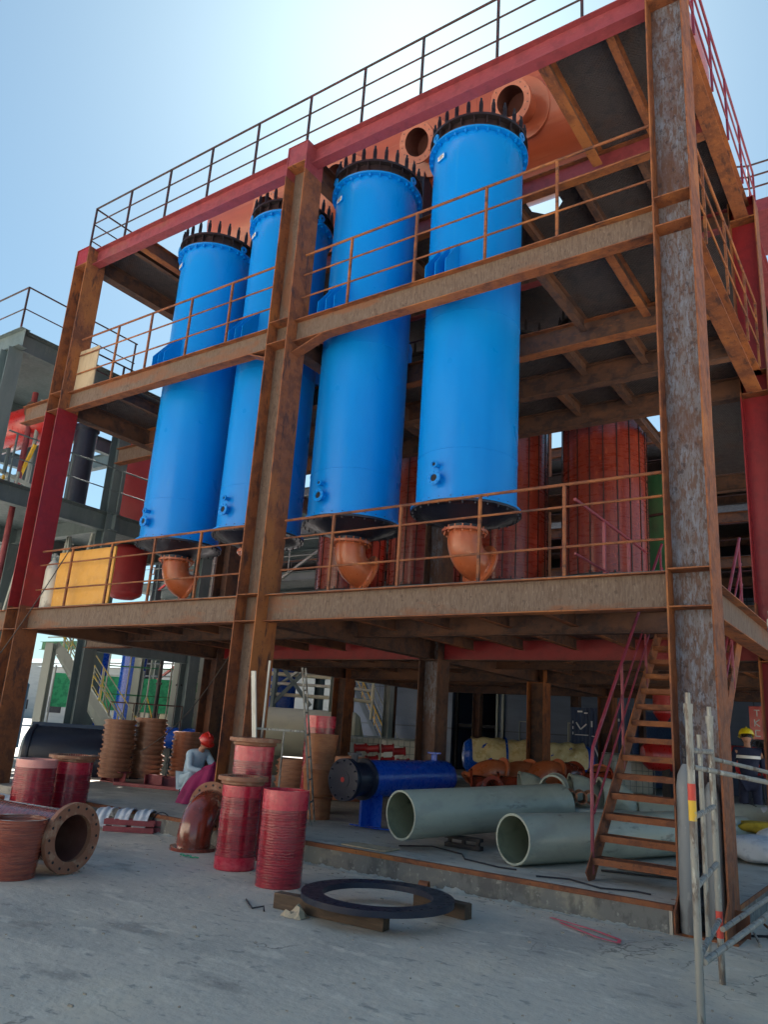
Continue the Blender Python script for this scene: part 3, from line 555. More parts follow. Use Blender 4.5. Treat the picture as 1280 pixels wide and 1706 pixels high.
# black flange ring on timbers
t = thing('flange_ring','large black drilled steel ring lying flat on two timbers','flange ring',(-2.62,-1.69,.135)); m = MB()
R0, R1 = .69, .50
m.hollow((0,0,0),(0,0,.05),R0,R1,n=96); m.build('ring', NAVY, t)
for k in range(36):
    a = 2*pi*k/36; m = MB(); m.tube((.635*cos(a),.635*sin(a),.0495),(.635*cos(a),.635*sin(a),.0515),.014,n=8); m.build('bolt_hole', DARK, t)
def timber(p0,p1,w,h,label,m_=WOOD,name='timber_block'):
    m = MB(); c = (Vector(p0)+Vector(p1))/2; m.bar(Vector(p0)-c,Vector(p1)-c,w,h); o = m.build(name,m_,bevel=.006); tag(o,label,'timber',loc=c); return o
timber((-3.42,-2.13,.066),(-2.27,-2.05,.066),.11,.13,'long wet timber carrying the front of the black ring')
timber((-2.6,-1.05,.066),(-2.0,-1.12,.066),.11,.13,'short timber poking out from the right of the black ring')
m = MB(); pts = []
random.seed(3)
for i in range(7):
    for j in range(6): pts.append((i*.035-.1+random.uniform(-.012,.012), j*.03-.08+random.uniform(-.01,.01), (.1-.017*abs(i-3)*1.2)*(.6+.4*sin(j*1.3+i))+.004 if 0<i<6 and 0<j<5 else .004))
m.add(pts, [(i*6+j,(i+1)*6+j,(i+1)*6+j+1,i*6+j+1) for i in range(6) for j in range(5)]); tag(m.build('paper_bag', CARD, sharp=20),'crumpled brown paper scrap by the front timber','paper', loc=(-3.08,-2.27,0))
m = MB(); m.sweep([(-3.78,-2.15,.01),(-3.6,-2.3,.02),(-3.5,-2.36,.01),(-3.42,-2.3,.03),(-3.36,-2.36,.01)],.008,6); tag(m.build('bent_wire',BLACK),'bent dark wire on the ground left of the black ring','wire')
m = MB(); m.hollow((0,0,.05),(.1,.02,.05),.05,.04,n=20); tag(m.build('pipe_ring',RX),'small rusty pipe stub lying by the slab edge','pipe stub',loc=(-3.0,-.35,0))
m = MB()
rp_ = [(-1.5,-.42,.01),(-1.3,-.52,.02),(-1.0,-.6,.015),(-.75,-.72,.01),(-.72,-.85,.012),(-.9,-.85,.02),(-1.15,-.68,.015),(-1.35,-.55,.012)]
for a, b in zip(rp_, rp_[1:]): m.bar(a,b,.028,.003)
tag(m.build('ribbon',PINK),'pink ribbon loop lying on the concrete in front of the stair','ribbon')
dm = MB(); random.seed(11)
for k in range(600):
    x = random.uniform(-7,1); y = random.choice([random.uniform(-.5,-.12), random.uniform(-3.5,-.2), random.uniform(-5,-1)]); s_ = random.uniform(.003,.014)*random.uniform(.35,.9)
    dm.obox((x,y,s_*.4),(s_*2*random.uniform(.6,1.8),s_*.5,0),(-s_*.4,s_*random.uniform(.6,1.4),0),(0,s_*.1,s_))
o = dm.build('rubble', mat('concrete_crumb',(.3,.26,.21),(),.9)); o['kind'] = 'stuff'; o['label'] = 'small concrete crumbs scattered on the ground'
# ------------------------------------------------------------ things on the slab
PZ = .24
def gpipe(name,label,p0,p1,r,cat='pipe',m1=FRP,m2=FRPIN,th=.02,group=None):
    p0, p1 = Vector(p0), Vector(p1); t = thing(name,label,cat,p0,0,group); q = p1-p0; m = MB(); m.hollow((0,0,0),q,r,r-th,n=56,mi2=1); m.build('wall',[m1,m2],t); return t
a_, b_ = V(-3.72,.32,.635), V(-2.82,3.05,.745)
gpipe('large_pipe','upper grey green pipe, raised on blocks beside the blue vessel',a_,b_,.283,th=.024)
gpipe('large_pipe','lower grey green pipe lying on the slab with its end behind the stair',(-2.37,.58,.515),(-1.3,3.45,.53),.272,th=.024)
def cradle(p, w, h, lab):
    t = thing('pipe_cradle', lab, 'pipe support', p); m = MB(); m.box(-w/2,w/2,-.05,.05,0,.05); m.box(-w/2,w/2,-.05,.05,h-.04,h); [m.box(x-.02,x+.02,-.02,.02,.05,h-.04) for x in (-w/2+.05,0,w/2-.05)]; m.build('stand', BLACK, t)
cradle((-3.35,1.25,.24),.5,.14,'dark steel stand under the upper grey green pipe, nearer one'); cradle((-3.05,2.4,.24),.5,.2,'dark steel stand under the upper grey green pipe, farther one')
# blue horizontal vessel with blind flange
A = V(-5.2,1.1,.9); B = V(-4.95,3.55,.93); ax = (B-A).normalized()
t = thing('blue_exchanger','small royal blue horizontal vessel with a black blind flange on its left end','process vessel',A)
m = MB(); Ln = (B-A).length; m.lathe([(.262,.44),(.262,Ln-.14),(.25,Ln-.06),(.2,Ln),(.1,Ln+.035),(0,Ln+.045)],(0,0,0),ax,48); m.build('shell',BLUE2,t)
m = MB(); m.lathe([(0,-.02),(.12,-.02),(.12,-.012),(.285,-.012),(.285,.03),(.24,.03),(.24,.05),(.285,.05),(.285,.09),(.23,.09),(.23,.38),(.285,.38),(.285,.43),(.262,.44)],(0,0,0),ax,40); x_,y_,z_ = basis(ax)
for k in range(12): q = 2*pi*k/12; e = (x_*cos(q)+y_*sin(q))*.25; m.tube(e-ax*.035,e+ax*.11,.014,n=6)
o = m.build('blind_flange',NAVY,t); m = MB(); m.tube(-ax*.0225,-ax*.0205,.035,n=16); m.build('red_mark',REDP,o)
m = MB(); m.tube((ax*2.1),(ax*2.1)+V(0,0,.36),.05,n=20); m.tube(ax*2.1+V(0,0,.36),ax*2.1+V(0,0,.385),.11,n=24); m.build('nozzle',BLUE2,t)
m = MB(); m.tube(ax*.2,ax*.2+V(0,0,.33),.05,n=16); m.tube(ax*.2+V(0,0,.33),ax*.2+V(0,0,.36),.1,n=20); m.build('nozzle',NAVY,t)
for k, f in ((0,.62),(1,2.0)):
    m = MB(); c = ax*f; sdv = V(ax.y,-ax.x,0).normalized(); m.obox(c+V(0,0,-.42),ax*.012,sdv*.42,V(0,0,.44)); m.obox(c+V(0,0,-.42)-ax*.1+sdv*0,ax*.2,sdv*.014,V(0,0,.44)); m.obox(V(c.x,c.y,-.645),V(.2,.1,0),sdv*.5,V(0,0,.016)); m.build('saddle',BLUE2,t)
m = MB(); m.box(-.32,.32,-.15,.15,0,.012); tag(m.build('plywood_board',PLY),'thin weathered board on the slab edge in front of the blue vessel','board',loc=(-4.05,.2,.242))
# tall brown stacked shells + red wrapped pipe on top
t = thing('brown_pipe_spool','tall plain brown pipe with a wavy outline beside the ladder','pipe spool',(-6.25,1.85,PZ)); m = MB(); m.lathe([(.2,0),(.22,0),(.225,.3),(.245,.33),(.215,.36),(.235,.62),(.26,.72),(.225,.8),(.24,1.0),(.265,1.24),(.235,1.24),(.2,0)],n=44); m.build('wall',mat('orange_brown_frp',(.4,.15,.06),[((.28,.09,.035),(4,4,18),.45,.62,.7),((.5,.24,.13),(12,12,40),.58,.7,.5)],.5,bump=.002,bscale=(20,20,60),coat=.2),t,sharp=25)
upright('wrapped_pipe_spool','red film wrapped spool showing above the tall plain brown pipe',(-6.78,2.45,PZ),.25,1.52,WRAPR,BANDR,bandh=.17)
# step ladder (frame)
def ladder(name,label,feet,top,n,mat_,cat='ladder',r=.015):
    t = thing(name,label,cat,feet[0]); o0 = Vector(feet[0]); P = [Vector(f)-o0 for f in feet]; T = [Vector(f)-o0 for f in top]
    for a, b in zip(P,T): m = MB(); m.tube(a,b,r,n=8); m.build('leg',mat_,t)
    for k in range(1,n+1):
        f = k/(n+1); m = MB(); m.tube(P[0].lerp(T[0],f),P[1].lerp(T[1],f),r*.8,n=8); m.build('rung',mat_,t)
    return t
ladder('ladder','worn whitish ladder leaning between the red spools and the brown pipe',[(-5.70,1.07,PZ),(-5.98,1.5,PZ)],[(-5.58,.45,2.37),(-5.75,.72,2.39)],6,SCAF)
for p0,p1,l in (((-6.2,.42,PZ),(-5.98,.2,2.44),'long thin white pole leaning on the middle column'),((-6.03,.3,PZ),(-6.0,-.08,2.27),'shorter white plank leaning on the middle column')):
    m = MB(); m.tube((0,0,0),Vector(p1)-Vector(p0),.016,n=8) if 'pole' in l else m.bar((0,0,0),Vector(p1)-Vector(p0),.07,.025); tag(m.build('leaning_pole',WHITE),l,'pole',loc=p0)
# platform trestle beside ladder
t = thing('work_trestle','pale steel trestle with a splashed top, just left of the ladder','trestle',(-5.77,.33,PZ)); m = MB(); m.bar((-.27,-.18,1.27),(.27,.18,1.27),.05,.03); [m.tube((x*.83,x*.56,0),(x*.83,x*.56,1.26),.014,n=8) for x in (.05,)]; m.tube((-.2,-.14,0),(-.2,-.14,1.26),.014,n=8); m.build('frame',SCAF,t)
# stacks of flange rings
def ringstack(loc,n,r,lab,th=.085):
    random.seed(int(abs(loc[0]*100)+n))
    for k in range(n):
        m = MB(); m.lathe([(r-.09,0),(r-.03,0),(r-.03,th*.45),(r,th*.45),(r,th*.82),(r-.035,th*.82),(r-.035,th),(r-.09,th),(r-.09,0)],n=36); o = m.build('flange_ring',BROWN,sharp=30)
        pos = 'lowest' if k==0 else 'topmost' if k==n-1 else 'inner'
        if pos == 'inner': o['group'] = 'brown rings inside the '+lab; tag(o,'brown flange ring inside the '+lab,'flange ring',o['group'])
        else: tag(o,pos+' brown flange ring of the '+lab,'flange ring','brown rings of the '+lab)
        o.location = (loc[0]+random.uniform(-.02,.02),loc[1]+random.uniform(-.02,.02),loc[2]+k*th)
ringstack((-12.2,2.6,PZ+.09),12,.33,'left stack, right of the dark tank',.094)
ringstack((-12.1,3.3,PZ+.09),13,.34,'middle stack, second from the left',.092)
ringstack((-12.35,4.6,PZ+.02),11,.35,'right stack, nearest the worker',.092)
ringstack((-8.6,4.1,PZ+.01),7,.42,'low wide stack behind the ladder',.1)
ringstack((-7.9,4.9,PZ+.01),8,.40,'low stack behind the black blind flange',.1)
for k,(x,y,l) in enumerate(((-12.1,2.6,'under the left ring stack'),(-11.2,3.0,'in front of the middle ring stack'),(-10.6,2.9,'right of the red shoe before the middle stack'))):
    t = thing('steel_shoe','dark red steel pipe shoe '+l,'pipe shoe',(x,y,PZ),.4*k); m = MB(); m.box(-.3,.3,-.15,.15,0,.015); m.box(-.3,.3,-.008,.008,.015,.2); m.box(-.3,-.285,-.14,.14,.015,.2); m.box(.1,.115,-.14,.14,.015,.2); m.box(-.3,.3,-.14,.14,.2,.215) if k==0 else None; m.build('plate',PRX,t)
m = MB(); m.box(0,2.6,-.05,.05,0,.06); tag(m.build('steel_strip',PRX),'dark red steel bar lying on the slab beside the worker','steel bar',loc=(-11.6,2.2,PZ),rot=.35)
# bundle of white slings over steel channels
for k in range(4):
    m = MB(); m.box(-.35,.35,-.045,.045,0,.01); m.box(-.35,.35,-.045,-.037,.01,.07); m.box(-.35,.35,.037,.045,.01,.07)
    tag(m.build('steel_channel',PRX),['lower left','lower right','upper left','upper right'][k]+' red steel channel in the pile under the white slings','steel channel','steel channels under the slings',loc=(-7.75+.0*k,-.1-.3+.12*(k%2),.005+.09*(k//2)),rot=.65)
def drape(name,label,cat,mat_,path,wdt,loc,rot=0,thk=.02,seed=1,amp=.02):
    random.seed(seed); m = MB(); n = len(path); W = 7; vs = []
    for i,(u,z) in enumerate(path):
        for j in range(W): f = j/(W-1)-.5; vs.append((f*wdt+random.uniform(-1,1)*amp, u+random.uniform(-1,1)*amp, z+amp*sin(j*2.1+i*.9)+amp))
    m.add(vs,[(i*W+j,i*W+j+1,(i+1)*W+j+1,(i+1)*W+j) for i in range(n-1) for j in range(W-1)]); o = m.build(name,mat_,sharp=180)
    md = o.modifiers.new('s','SOLIDIFY'); md.thickness = thk; md.offset = 0; md = o.modifiers.new('ss','SUBSURF'); md.levels = 2; md.render_levels = 2
    return tag(o,label,cat,loc=loc,rot=rot)
for k,(dx,l) in enumerate(((-.28,'left fold of white webbing sling draped over the red channels'),(0,'middle fold of white webbing sling draped over the red channels'),(.28,'right fold of white webbing sling draped over the red channels'))):
    drape('webbing_sling',l,'sling',SACK,[(-.33,.02),(-.3,.12),(-.22,.22),(-.08,.25),(.08,.25),(.2,.2),(.28,.1)],.2,(-8.05+dx*.82,-.22+dx*.56,.0),.6,seed=k+2)
m = MB(); m.sweep(arc((-7.45,-.1,.12),.16,0,pi,(1,.2,0),(0,0,1),12),.008,6); tag(m.build('wire_loop',BLACK),'black wire loop above the sling pile','wire')
# white bag beside slings on slab left
drape('white_sack','flat white sack between the pink banded spool and the slab','sack',SACK,[(-.3,.03),(-.1,.1),(.1,.1),(.3,.03)],.6,(-8.9,-.35,0),.3,seed=9)
# grey blue cloths left of stack
drape('grey_cloth','crumpled pale grey cloth at the foot of the left column','cloth',SACK,[(-.3,.03),(-.1,.12),(.1,.16),(.3,.03)],.7,(-11.3,-.3,0),.5,seed=12)
# blue black tanks lying behind
t = thing('dark_tank','large dark navy tank lying on its side behind the left column','tank',(-14.6,2.1,.63)); m = MB(); m.lathe([(0,-.1),(.4,-.07),(.58,.02),(.6,.1),(.6,2.4),(.58,2.45),(0,2.5)],(0,0,0),(.7,.71,0),44); m.build('shell',NAVY,t)
ax = V(.7,.71,0).normalized()
for z in (.1,2.2): m = MB(); m.lathe([(.6,z),(.635,z),(.635,z+.05),(.6,z+.05)],(0,0,0),ax,44); m.build('flange',NAVY,t)
m = MB(); m.bar(V(.05,0,.62),V(.05,0,.62)+ax*2.3,.2,.08); m.build('top_channel',mat('dull_navy_channel',(.01,.035,.09),(),.5),t)
t = thing('blue_pipe','royal blue pipe lying behind the flange ring stacks','pipe',(-16.0,5.2,1.05)); m = MB(); m.tube((0,0,0),(2.6,1.8,0),.27,n=36); m.build('wall',BLUE2,t)
# gas cylinders
def gascyl(loc,r,h,label,mt,lean=0,cap=BLACK,group=None):
    t = thing('gas_cylinder',label,'gas cylinder',loc,0,group); m = MB(); m.lathe([(0,0),(r*.9,0),(r,.03),(r,h-.2),(r*.85,h-.1),(r*.5,h-.03),(r*.3,h),(0,h)],n=28); m.build('body',mt,t)
    m = MB(); m.lathe([(r*.3,h),(r*.36,h+.01),(r*.36,h+.05),(.02,h+.06),(.018,h+.12),(.035,h+.12),(.035,h+.14),(0,h+.14)],n=12); m.tube((0,0,h+.08),(.05,0,h+.08),.012,n=6); m.build('valve',cap,t)
    t.rotation_euler = (lean,0,0); return t
gascyl((-13.2,6.0,PZ),.14,1.42,'grey gas cylinder standing behind the crouching worker',GCYL,cap=STEELL)
gascyl((-13.5,6.3,PZ),.14,1.5,'second grey gas cylinder with red valve behind the crouching worker',GCYL,cap=REDP)
gascyl((-.33,-.03,.025),.088,1.45,'slim grey gas cylinder standing in the left hollow of the front corner column',GCYL,-.03)
gascyl((-.13,.1,.025),.08,1.3,'dark grey gas cylinder standing in the middle of the front corner column hollow',GCYL,0)
gascyl((-12.18,.45,Z1+.01),.13,.98,'cream gas cylinder on the first platform beside the orange panel',GCYLW,0,STEELL)
m = MB(); m.box(-.86,.86,-.015,.015,0,1.08); tag(m.build('orange_panel',YEL),'ochre panel standing upright on the first platform at its left end','panel',loc=(-11.0,.36,Z1+.012),rot=0)
m = MB(); m.box(-.32,.32,-.012,.012,0,.95); tag(m.build('plywood_board',PLY),'weathered board propped upright at the left end of the second platform','board',loc=(-11.95,.24,Z2+.01),rot=0)
# cable hanging across left bay
m = MB(); P0, P1 = V(-11.1,.1,Z1+1.15), V(-13.2,-.6,1.1); m.sweep([P0.lerp(P1,f)+V(0,0,-.25*sin(pi*f)) for f in [i/14 for i in range(15)]],.01,5); tag(m.build('hanging_cable',BLACK),'thin dark cable drooping from the first platform past the left column','cable')
m = MB(); P0, P1 = V(-9.0,2.5,2.98), V(-11.2,2.4,.9); m.sweep([P0.lerp(P1,f)+V(0,0,-.3*sin(pi*f)) for f in [i/14 for i in range(15)]],.009,5); tag(m.build('hanging_cable',BLACK),'thin dark cable slanting down above the flange ring stacks','cable')
# hoist/valve on second platform left
t = thing('flanged_pipe','brown flanged pipe branch on the second platform left of the leftmost blue vessel','pipe',(-12.3,2.6,9.35)); m = MB(); m.tube((0,0,0),(1.3,.2,.05),.11,n=20); m.tube((.35,.05,0),(.35,.05,-1.2),.05,n=12); m.build('run',DX,t); m = MB(); m.tube((-.04,0,0),(0,0,0),.2,n=24); m.tube((.55,.07,0),(.59,.08,0),.17,n=20); m.build('flange',BROWN,t); m = MB(); m.tube((.5,-.05,.0),(.5,-.16,.02),.05,n=12); m.build('cap',SCYEL,t)
# ------------------------------------------------------------ more fittings on the slab behind the big pipes
random.seed(21)
def stub(loc,r,l,ax,mt,label,group,fl=True,cat='pipe fitting',name='pipe_fitting',bend=0):
    t = thing(name,label,cat,loc,0,group); ax = Vector(ax).normalized(); m = MB()
    if bend:
        sd_ = basis(ax)[1]; pts = [ax*0]+[ax*(r*1.8*sin(a))+sd_*(r*1.8*(1-cos(a))) for a in [bend*i/8 for i in range(1,9)]]
        m.sweep(pts,r,24,cap=False); m.sweep(pts,r*.86,24,cap=False,flip=True); e = pts[-1]; te = (pts[-1]-pts[-2]).normalized()
    else: m.hollow((0,0,0),ax*l,r,r*.86,n=28); e = ax*l; te = ax
    m.build('wall',mt,t)
    if fl:
        m = MB(); m.hollow(-ax*.02,ax*.02,r*1.28,r*.86,n=28); m.build('flange',mt,t); m = MB(); m.hollow(e-te*.02,e+te*.02,r*1.28,r*.86,n=28); m.build('flange',mt,t)
    else: m = MB(); m.hollow(-ax*.015,ax*.0,r*1.04,r*.86,n=28); m.build('rim',mt,t)
    return t
GR = 'red brown fittings heaped behind the grey green pipes'
LB = ['glossy dome ended red brown fitting beside the blue vessel','open bright orange bend facing left in the fittings heap','dark red flanged spool behind the open orange bend','orange bend lying just left of the rear column','red brown flanged bend right of the rear column','second red brown flanged bend right of the rear column','red brown spool at the right end of the heap, near the stair rail','bright rimmed red fitting at the far right of the heap','small red flanged tee lying low in the heap','small dark red spool lying low at the centre of the heap']
FP = [((-4.72,4.05,.62),.36,0,(1,.5,.1),1.2,GLOSSB),((-4.75,5.1,.98),.23,0,(-.6,-.8,.3),1.3,COPPER),((-4.55,4.6,.74),.24,.5,(.82,.5,0),0,GLOSSB),((-4.6,5.9,.95),.25,.4,(-.4,-.9,.3),1.2,COPPER),((-4.17,6.2,1.0),.24,0,(-.5,-.8,.3),1.2,COPPER),((-4.0,6.6,1.0),.22,0,(-.2,-.9,.35),1.2,GLOSSB),((-3.6,6.1,.85),.25,.5,(.8,.5,.1),0,GLOSSB),((-3.6,7.0,1.0),.2,0,(.2,-.9,.3),1.2,COPPER),((-4.25,3.55,.75),.14,.35,(.7,-.6,.3),0,GLOSSB),((-4.0,4.3,.55),.16,.35,(.9,.4,0),0,GLOSSB)]
for l,(P_,r,ln,ax,bd,mt) in zip(LB,FP): stub(P_,r,ln or .4,ax,mt,l,GR,bend=bd)
for k in range(10):
    stub((-4.1+.14*k,3.85+.1*k+.03*(k%3),.36),.095,.3,(-.3,-.9,.05),GLOSSB,'short dark red pipe in the row lying behind the upper grey green pipe','row of short dark red pipes behind the upper grey green pipe',fl=True)
for k in range(4): stub((-2.95+.115*k,3.42+.08*k,.86),.085,.5,(.4,-.9,.0),BRFL,'half round brown saddle in the short row left of the stair rail','row of brown saddles on the pipe bundle',fl=False)
for k,(P_,r,bd) in enumerate((((-3.85,4.0,.88),.22,1.0),((-3.3,4.1,.92),.2,0),((-3.2,4.5,.88),.24,1.2),((-2.75,4.6,.85),.25,1.2))):
    stub(P_,r,.6,(.8,.55,.05) if k!=1 else (.3,-.95,0),FRP,['grey green elbow nearest the rear column','open grey green pipe length facing the camera','grey green elbow between the pipe length and the stair rail','grey green elbow behind the stair rail'][k],'grey green fittings on the slab',fl=False,bend=bd)
for k in range(6): gpipe('thin_pipe','thin grey pipe in the bundle right of the big grey green pipes',V(-2.75,3.15,.47+.1*(k//2))+V(.1,-.07,0)*(k%2)*1.2,V(-.9,4.6,.47+.1*(k//2))+V(.1,-.07,0)*(k%2)*1.2,.05,m1=STEELL,m2=DARK,th=.006,group='thin grey pipes bundled behind the lower grey green pipe')
gpipe('large_pipe','grey green pipe lying farther back under the stair treads',(-2.3,4.9,.56),(-.5,5.9,.56),.3,m1=FRP)
gpipe('large_pipe','short grey green pipe behind the stair foot with a dark open end',(-1.45,4.0,.49),(-.75,4.9,.49),.24,m1=FRP)
for k,(x,y,r,l) in enumerate(((-1.03,6.5,.27,'grey green pipe ring at the right edge, in front of the person in navy'),(-.74,6.4,.27,'second grey green pipe ring cut by the right edge of the photo'))): gpipe('pipe_ring',l,(x,y,.24+r),(x-.2,y+.5,.24+r),r,cat='pipe ring',th=.04)
# flat things under the stair
for k,(x,y,l) in enumerate(((-1.0,1.6,'dark flat bar lying on the slab under the stair foot'),(-1.1,1.35,'second dark flat bar under the stair foot, nearer the slab edge'),(-.9,2.0,'bluish flat bar lying at the back under the stair foot'))):
    m = MB(); m.box(-.5,.5,-.03,.03,0,.015); tag(m.build('flat_bar',[BLACK,BLACK,NAVY][k]),l,'steel bar',loc=(x,y,.243),rot=.1+.2*k)
# sacks, bucket, yellow cloth, right edge
def sack(loc,sx,sy,sz,label,mt=SACK,rot=0,seed=0,name='white_sack',cat='sack'):
    random.seed(seed+50); m = MB(); n,k = 20,12; vs = [(0,0,sz)]; P = [random.uniform(0,6) for _ in range(6)]
    for j in range(1,k):
        a = pi*j/k
        for i in range(n):
            b = 2*pi*i/n; q = 1+.13*sin(3*b+P[0]+j*.5)+.08*sin(5*b+P[1])*sin(2*a+P[2])+random.uniform(-.05,.05); ca = cos(a)
            vs.append((sx*sin(a)**.6*cos(b)*q, sy*sin(a)**.6*sin(b)*q, sz*.5+sz*.5*(abs(ca)**.8)*(1 if ca>0 else -1)+random.uniform(-.01,.01)))
    vs.append((0,0,0)); fs = [(0,1+i,1+(i+1)%n) for i in range(n)]
    for j in range(k-2): fs += [(1+j*n+i,1+(j+1)*n+i,1+(j+1)*n+(i+1)%n,1+j*n+(i+1)%n) for i in range(n)]
    e = len(vs)-1; fs += [(1+(k-2)*n+i,e,1+(k-2)*n+(i+1)%n) for i in range(n)]
    m.add(vs,fs); o = m.build(name,mt,sharp=180); md = o.modifiers.new('ss','SUBSURF'); md.levels = 1; md.render_levels = 2
    return tag(o,label,cat,loc=loc,rot=rot)
sack((-.4,4.05,PZ),.42,.5,.32,'large white sack lying at the right edge beside the front corner column',seed=1)
sack((-.2,4.75,PZ),.4,.35,.42,'white sack leaning behind the large one at the right edge',seed=2)
sack((-.68,5.85,PZ),.3,.28,.62,'upright pale plastic bag inside the grey green pipe ring at right',seed=3)
sack((-2.4,8.6,PZ),.3,.3,.45,'small white sack seen between the stair treads',seed=5)
sack((-.42,4.75,PZ+.3),.42,.16,.16,'mustard yellow cloth bundle lying on the white sacks',mat('mustard_cloth',(.35,.25,.02),[((.2,.14,.01),(9,9,9),.5,.6,.6)],.9,bump=.006),.3,seed=6,name='yellow_cloth',cat='cloth')
t = thing('red_bucket','dark red bucket with a small white label beside the white sacks','bucket',(-.8,5.72,PZ+.1)); m = MB(); m.lathe([(0,0),(.14,0),(.17,.36),(.18,.36),(.18,.38),(.15,.38),(.13,.02),(0,.02)],n=28); m.build('pail',REDP,t); m = MB(); m.lathe([(.162,.1),(.168,.18)],n=6,a0=4.4,a1=4.8); m.build('paper_label',LETTER,t); m = MB(); m.sweep(arc((0,0,.37),.18,0,pi,(1,0,0),(0,-.4,.9),10),.006,5); m.build('handle',BLACK,t)
timber((-1.0,5.72,PZ+.05),(-.6,5.72,PZ+.05),.4,.1,'dark block carrying the red bucket',BLACK,'steel_block')
# debris at right foot of column C
random.seed(5)
for k in range(7):
    m = MB(); a = random.uniform(0,3.1); x,y = random.uniform(.12,.55),random.uniform(.2,.9); l = random.uniform(.12,.3); m.tube((-cos(a)*l/2,-sin(a)*l/2,.015),(cos(a)*l/2,sin(a)*l/2,.06),.012,n=6)
    tag(m.build('metal_offcut',[SCAF,BLACK,RX][k%3]),['pale','dark','rusty'][k%3]+' rod offcut in the litter at the right foot of the corner column','offcut','offcuts at the foot of the corner column',loc=(x,y,0))
# ------------------------------------------------------------ scaffold frames at right
def scaffold(name,label,P,Q,h,rungs,bands,r=.024,x2=None):
    P,Q = Vector(P),Vector(Q); t = thing(name,label,'scaffold frame',P); d = Q-P
    for b,e in ((V(0,0,0),V(0,0,h)),(d,d+V(0,0,h-.02))):
        m = MB(); m.tube(b,e,r,n=14); m.tube(e,e+V(0,0,.1),r*.72,n=12); m.lathe([(r*1.25,0),(r*1.25,.06)],e-V(0,0,.03),(0,0,1),14); m.build('standard',SCAF,t)
    for z in rungs: m = MB(); m.tube(V(0,0,z)+d*.02,V(0,0,z)+d*.98,r*.8,n=10); m.build('ledger',SCAF,t)
    m = MB(); m.tube(d*.42+V(0,0,.35),d*.42+V(0,0,h-.15),r*.7,n=10); m.build('ladder_rail',SCAF,t)
    for on,z0,z1,mt in bands: m = MB(); b = d*on; m.lathe([(r*1.03,z0),(r*1.03,z1)],b,(0,0,1),14); m.build('paint_band',mt,t)
    return t
G1 = V(.345,-2.62,-.0); G2 = V(.203,-1.368,0)
scaffold('scaffold','splattered scaffold frame standing edge on in front of the corner column',G1,G2,1.86,(.42,.8,1.2,1.6),((0,1.3,1.4,SCRED),(0,1.18,1.3,SCYEL),(1,.3,.48,SCRED)))
def brace(a,b,l,r=.016):
    a,b = Vector(a),Vector(b); m = MB(); m.tube((0,0,0),b-a,r,n=10); tag(m.build('scaffold_brace',SCAF),l,'scaffold brace',loc=a)
brace(G1+V(.02,.0,1.5),(1.35,-1.55,1.32),'upper cross brace running right from the nearer scaffold upright')
brace(G2+V(.0,.03,1.55),(1.5,.2,1.25),'upper cross brace running right from the farther scaffold upright')
brace(G1+V(.03,0,.4),(.56,-.0,.5),'low brace pipe rising right from the nearer scaffold upright',.02)
brace(G2+V(.03,-.05,.37),(.42,1.1,.48),'low brace pipe rising right from the farther scaffold upright',.02)
H1 = V(.62,-.9,0)
scaffold('scaffold','tall scaffold frame with blue and red paint at the right edge of the photo',H1,H1+V(1.2,.5,0),2.66,(.9,1.55,1.9,2.25,2.45,2.6),((0,2.1,2.3,SCBLU),(0,2.32,2.42,SCRED),(0,2.45,2.62,SCBLU)),r=.022)
# ------------------------------------------------------------ yard beyond the slab
m = MB(); m.add([(-300,17.1,.004),(300,17.1,.004),(300,480,.004),(-300,480,.004)],[(0,1,2,3)]); struct(m.build('road',mat('dusty_asphalt',(.3,.29,.27),[((.4,.38,.35),(.4,.4,1),.45,.65,.8),((.17,.17,.17),(2,2,1),.55,.7,.6)],.85,bump=.004,world=True)))
m = MB(); m.add([(-300,-2,.0045),(-13.3,-2,.0045),(-13.3,17.09,.0045),(-300,17.09,.0045)],[(0,1,2,3)]); struct(m.build('yard',MATS['dusty_asphalt']))
# clad building
t = thing('clad_building','large blue grey panel clad building behind the steel frame','building',(-10,26,0))
m = MB(); m.box(-13.8,-7.6,0,14,0,9.6); m.box(-5.2,14,0,14,0,9.6); m.box(-7.6,-5.2,.0,14,4.2,9.6); m.box(-7.6,-5.2,5,14,0,4.2); m.build('wall',BLDG,t)
m = MB(); m.box(-13.9,14.1,-.1,0,9.6,9.85); m.build('parapet',STEELG,t)
m = MB(); m.box(-7.55,-7.4,.2,.35,0,4.15); m.box(-6.6,-6.5,.2,.3,0,4.15); m.box(-7.55,-5.3,.3,.4,2.0,2.15); m.box(-7.4,-5.5,1,1.1,.9,1.0); m.build('bay_frame',DARK,t)
for x in (-5.12,-4.82): m = MB(); m.box(x-.05,x+.05,-.12,-.02,0,4.6); m.build('downpipe',STEELL,t)
m = MB(); m.box(-1.6,-.9,-.04,0,0,2.4); o = m.build('door',mat('grey_door',(.16,.18,.22),(),.5),t); m = MB(); m.box(-1.66,-1.6,-.06,0,0,2.46); m.box(-.9,-.84,-.06,0,0,2.46); m.box(-1.66,-.84,-.06,0,2.4,2.46); m.build('door_frame',STEELL,o)
m = MB(); m.box(-4.0,-3.97,-.04,-.01,0,2.4); m.box(-4.0,-3.3,-.04,-.01,2.37,2.4); m.box(-3.33,-3.3,-.04,-.01,0,2.37); m.build('door_outline',STEELL,t)
for x in (3.2,6.0): m = MB(); m.box(x,x+1.4,-.05,0,1.6,3.0); m.build('window',DARK,t)
t = thing('shipping_container','dark blue container with scratched white marks behind the rear column','container',(-9.6,21,0)); m = MB(); m.box(0,2.4,0,6,.15,2.9); m.build('body',DBLUE,t)
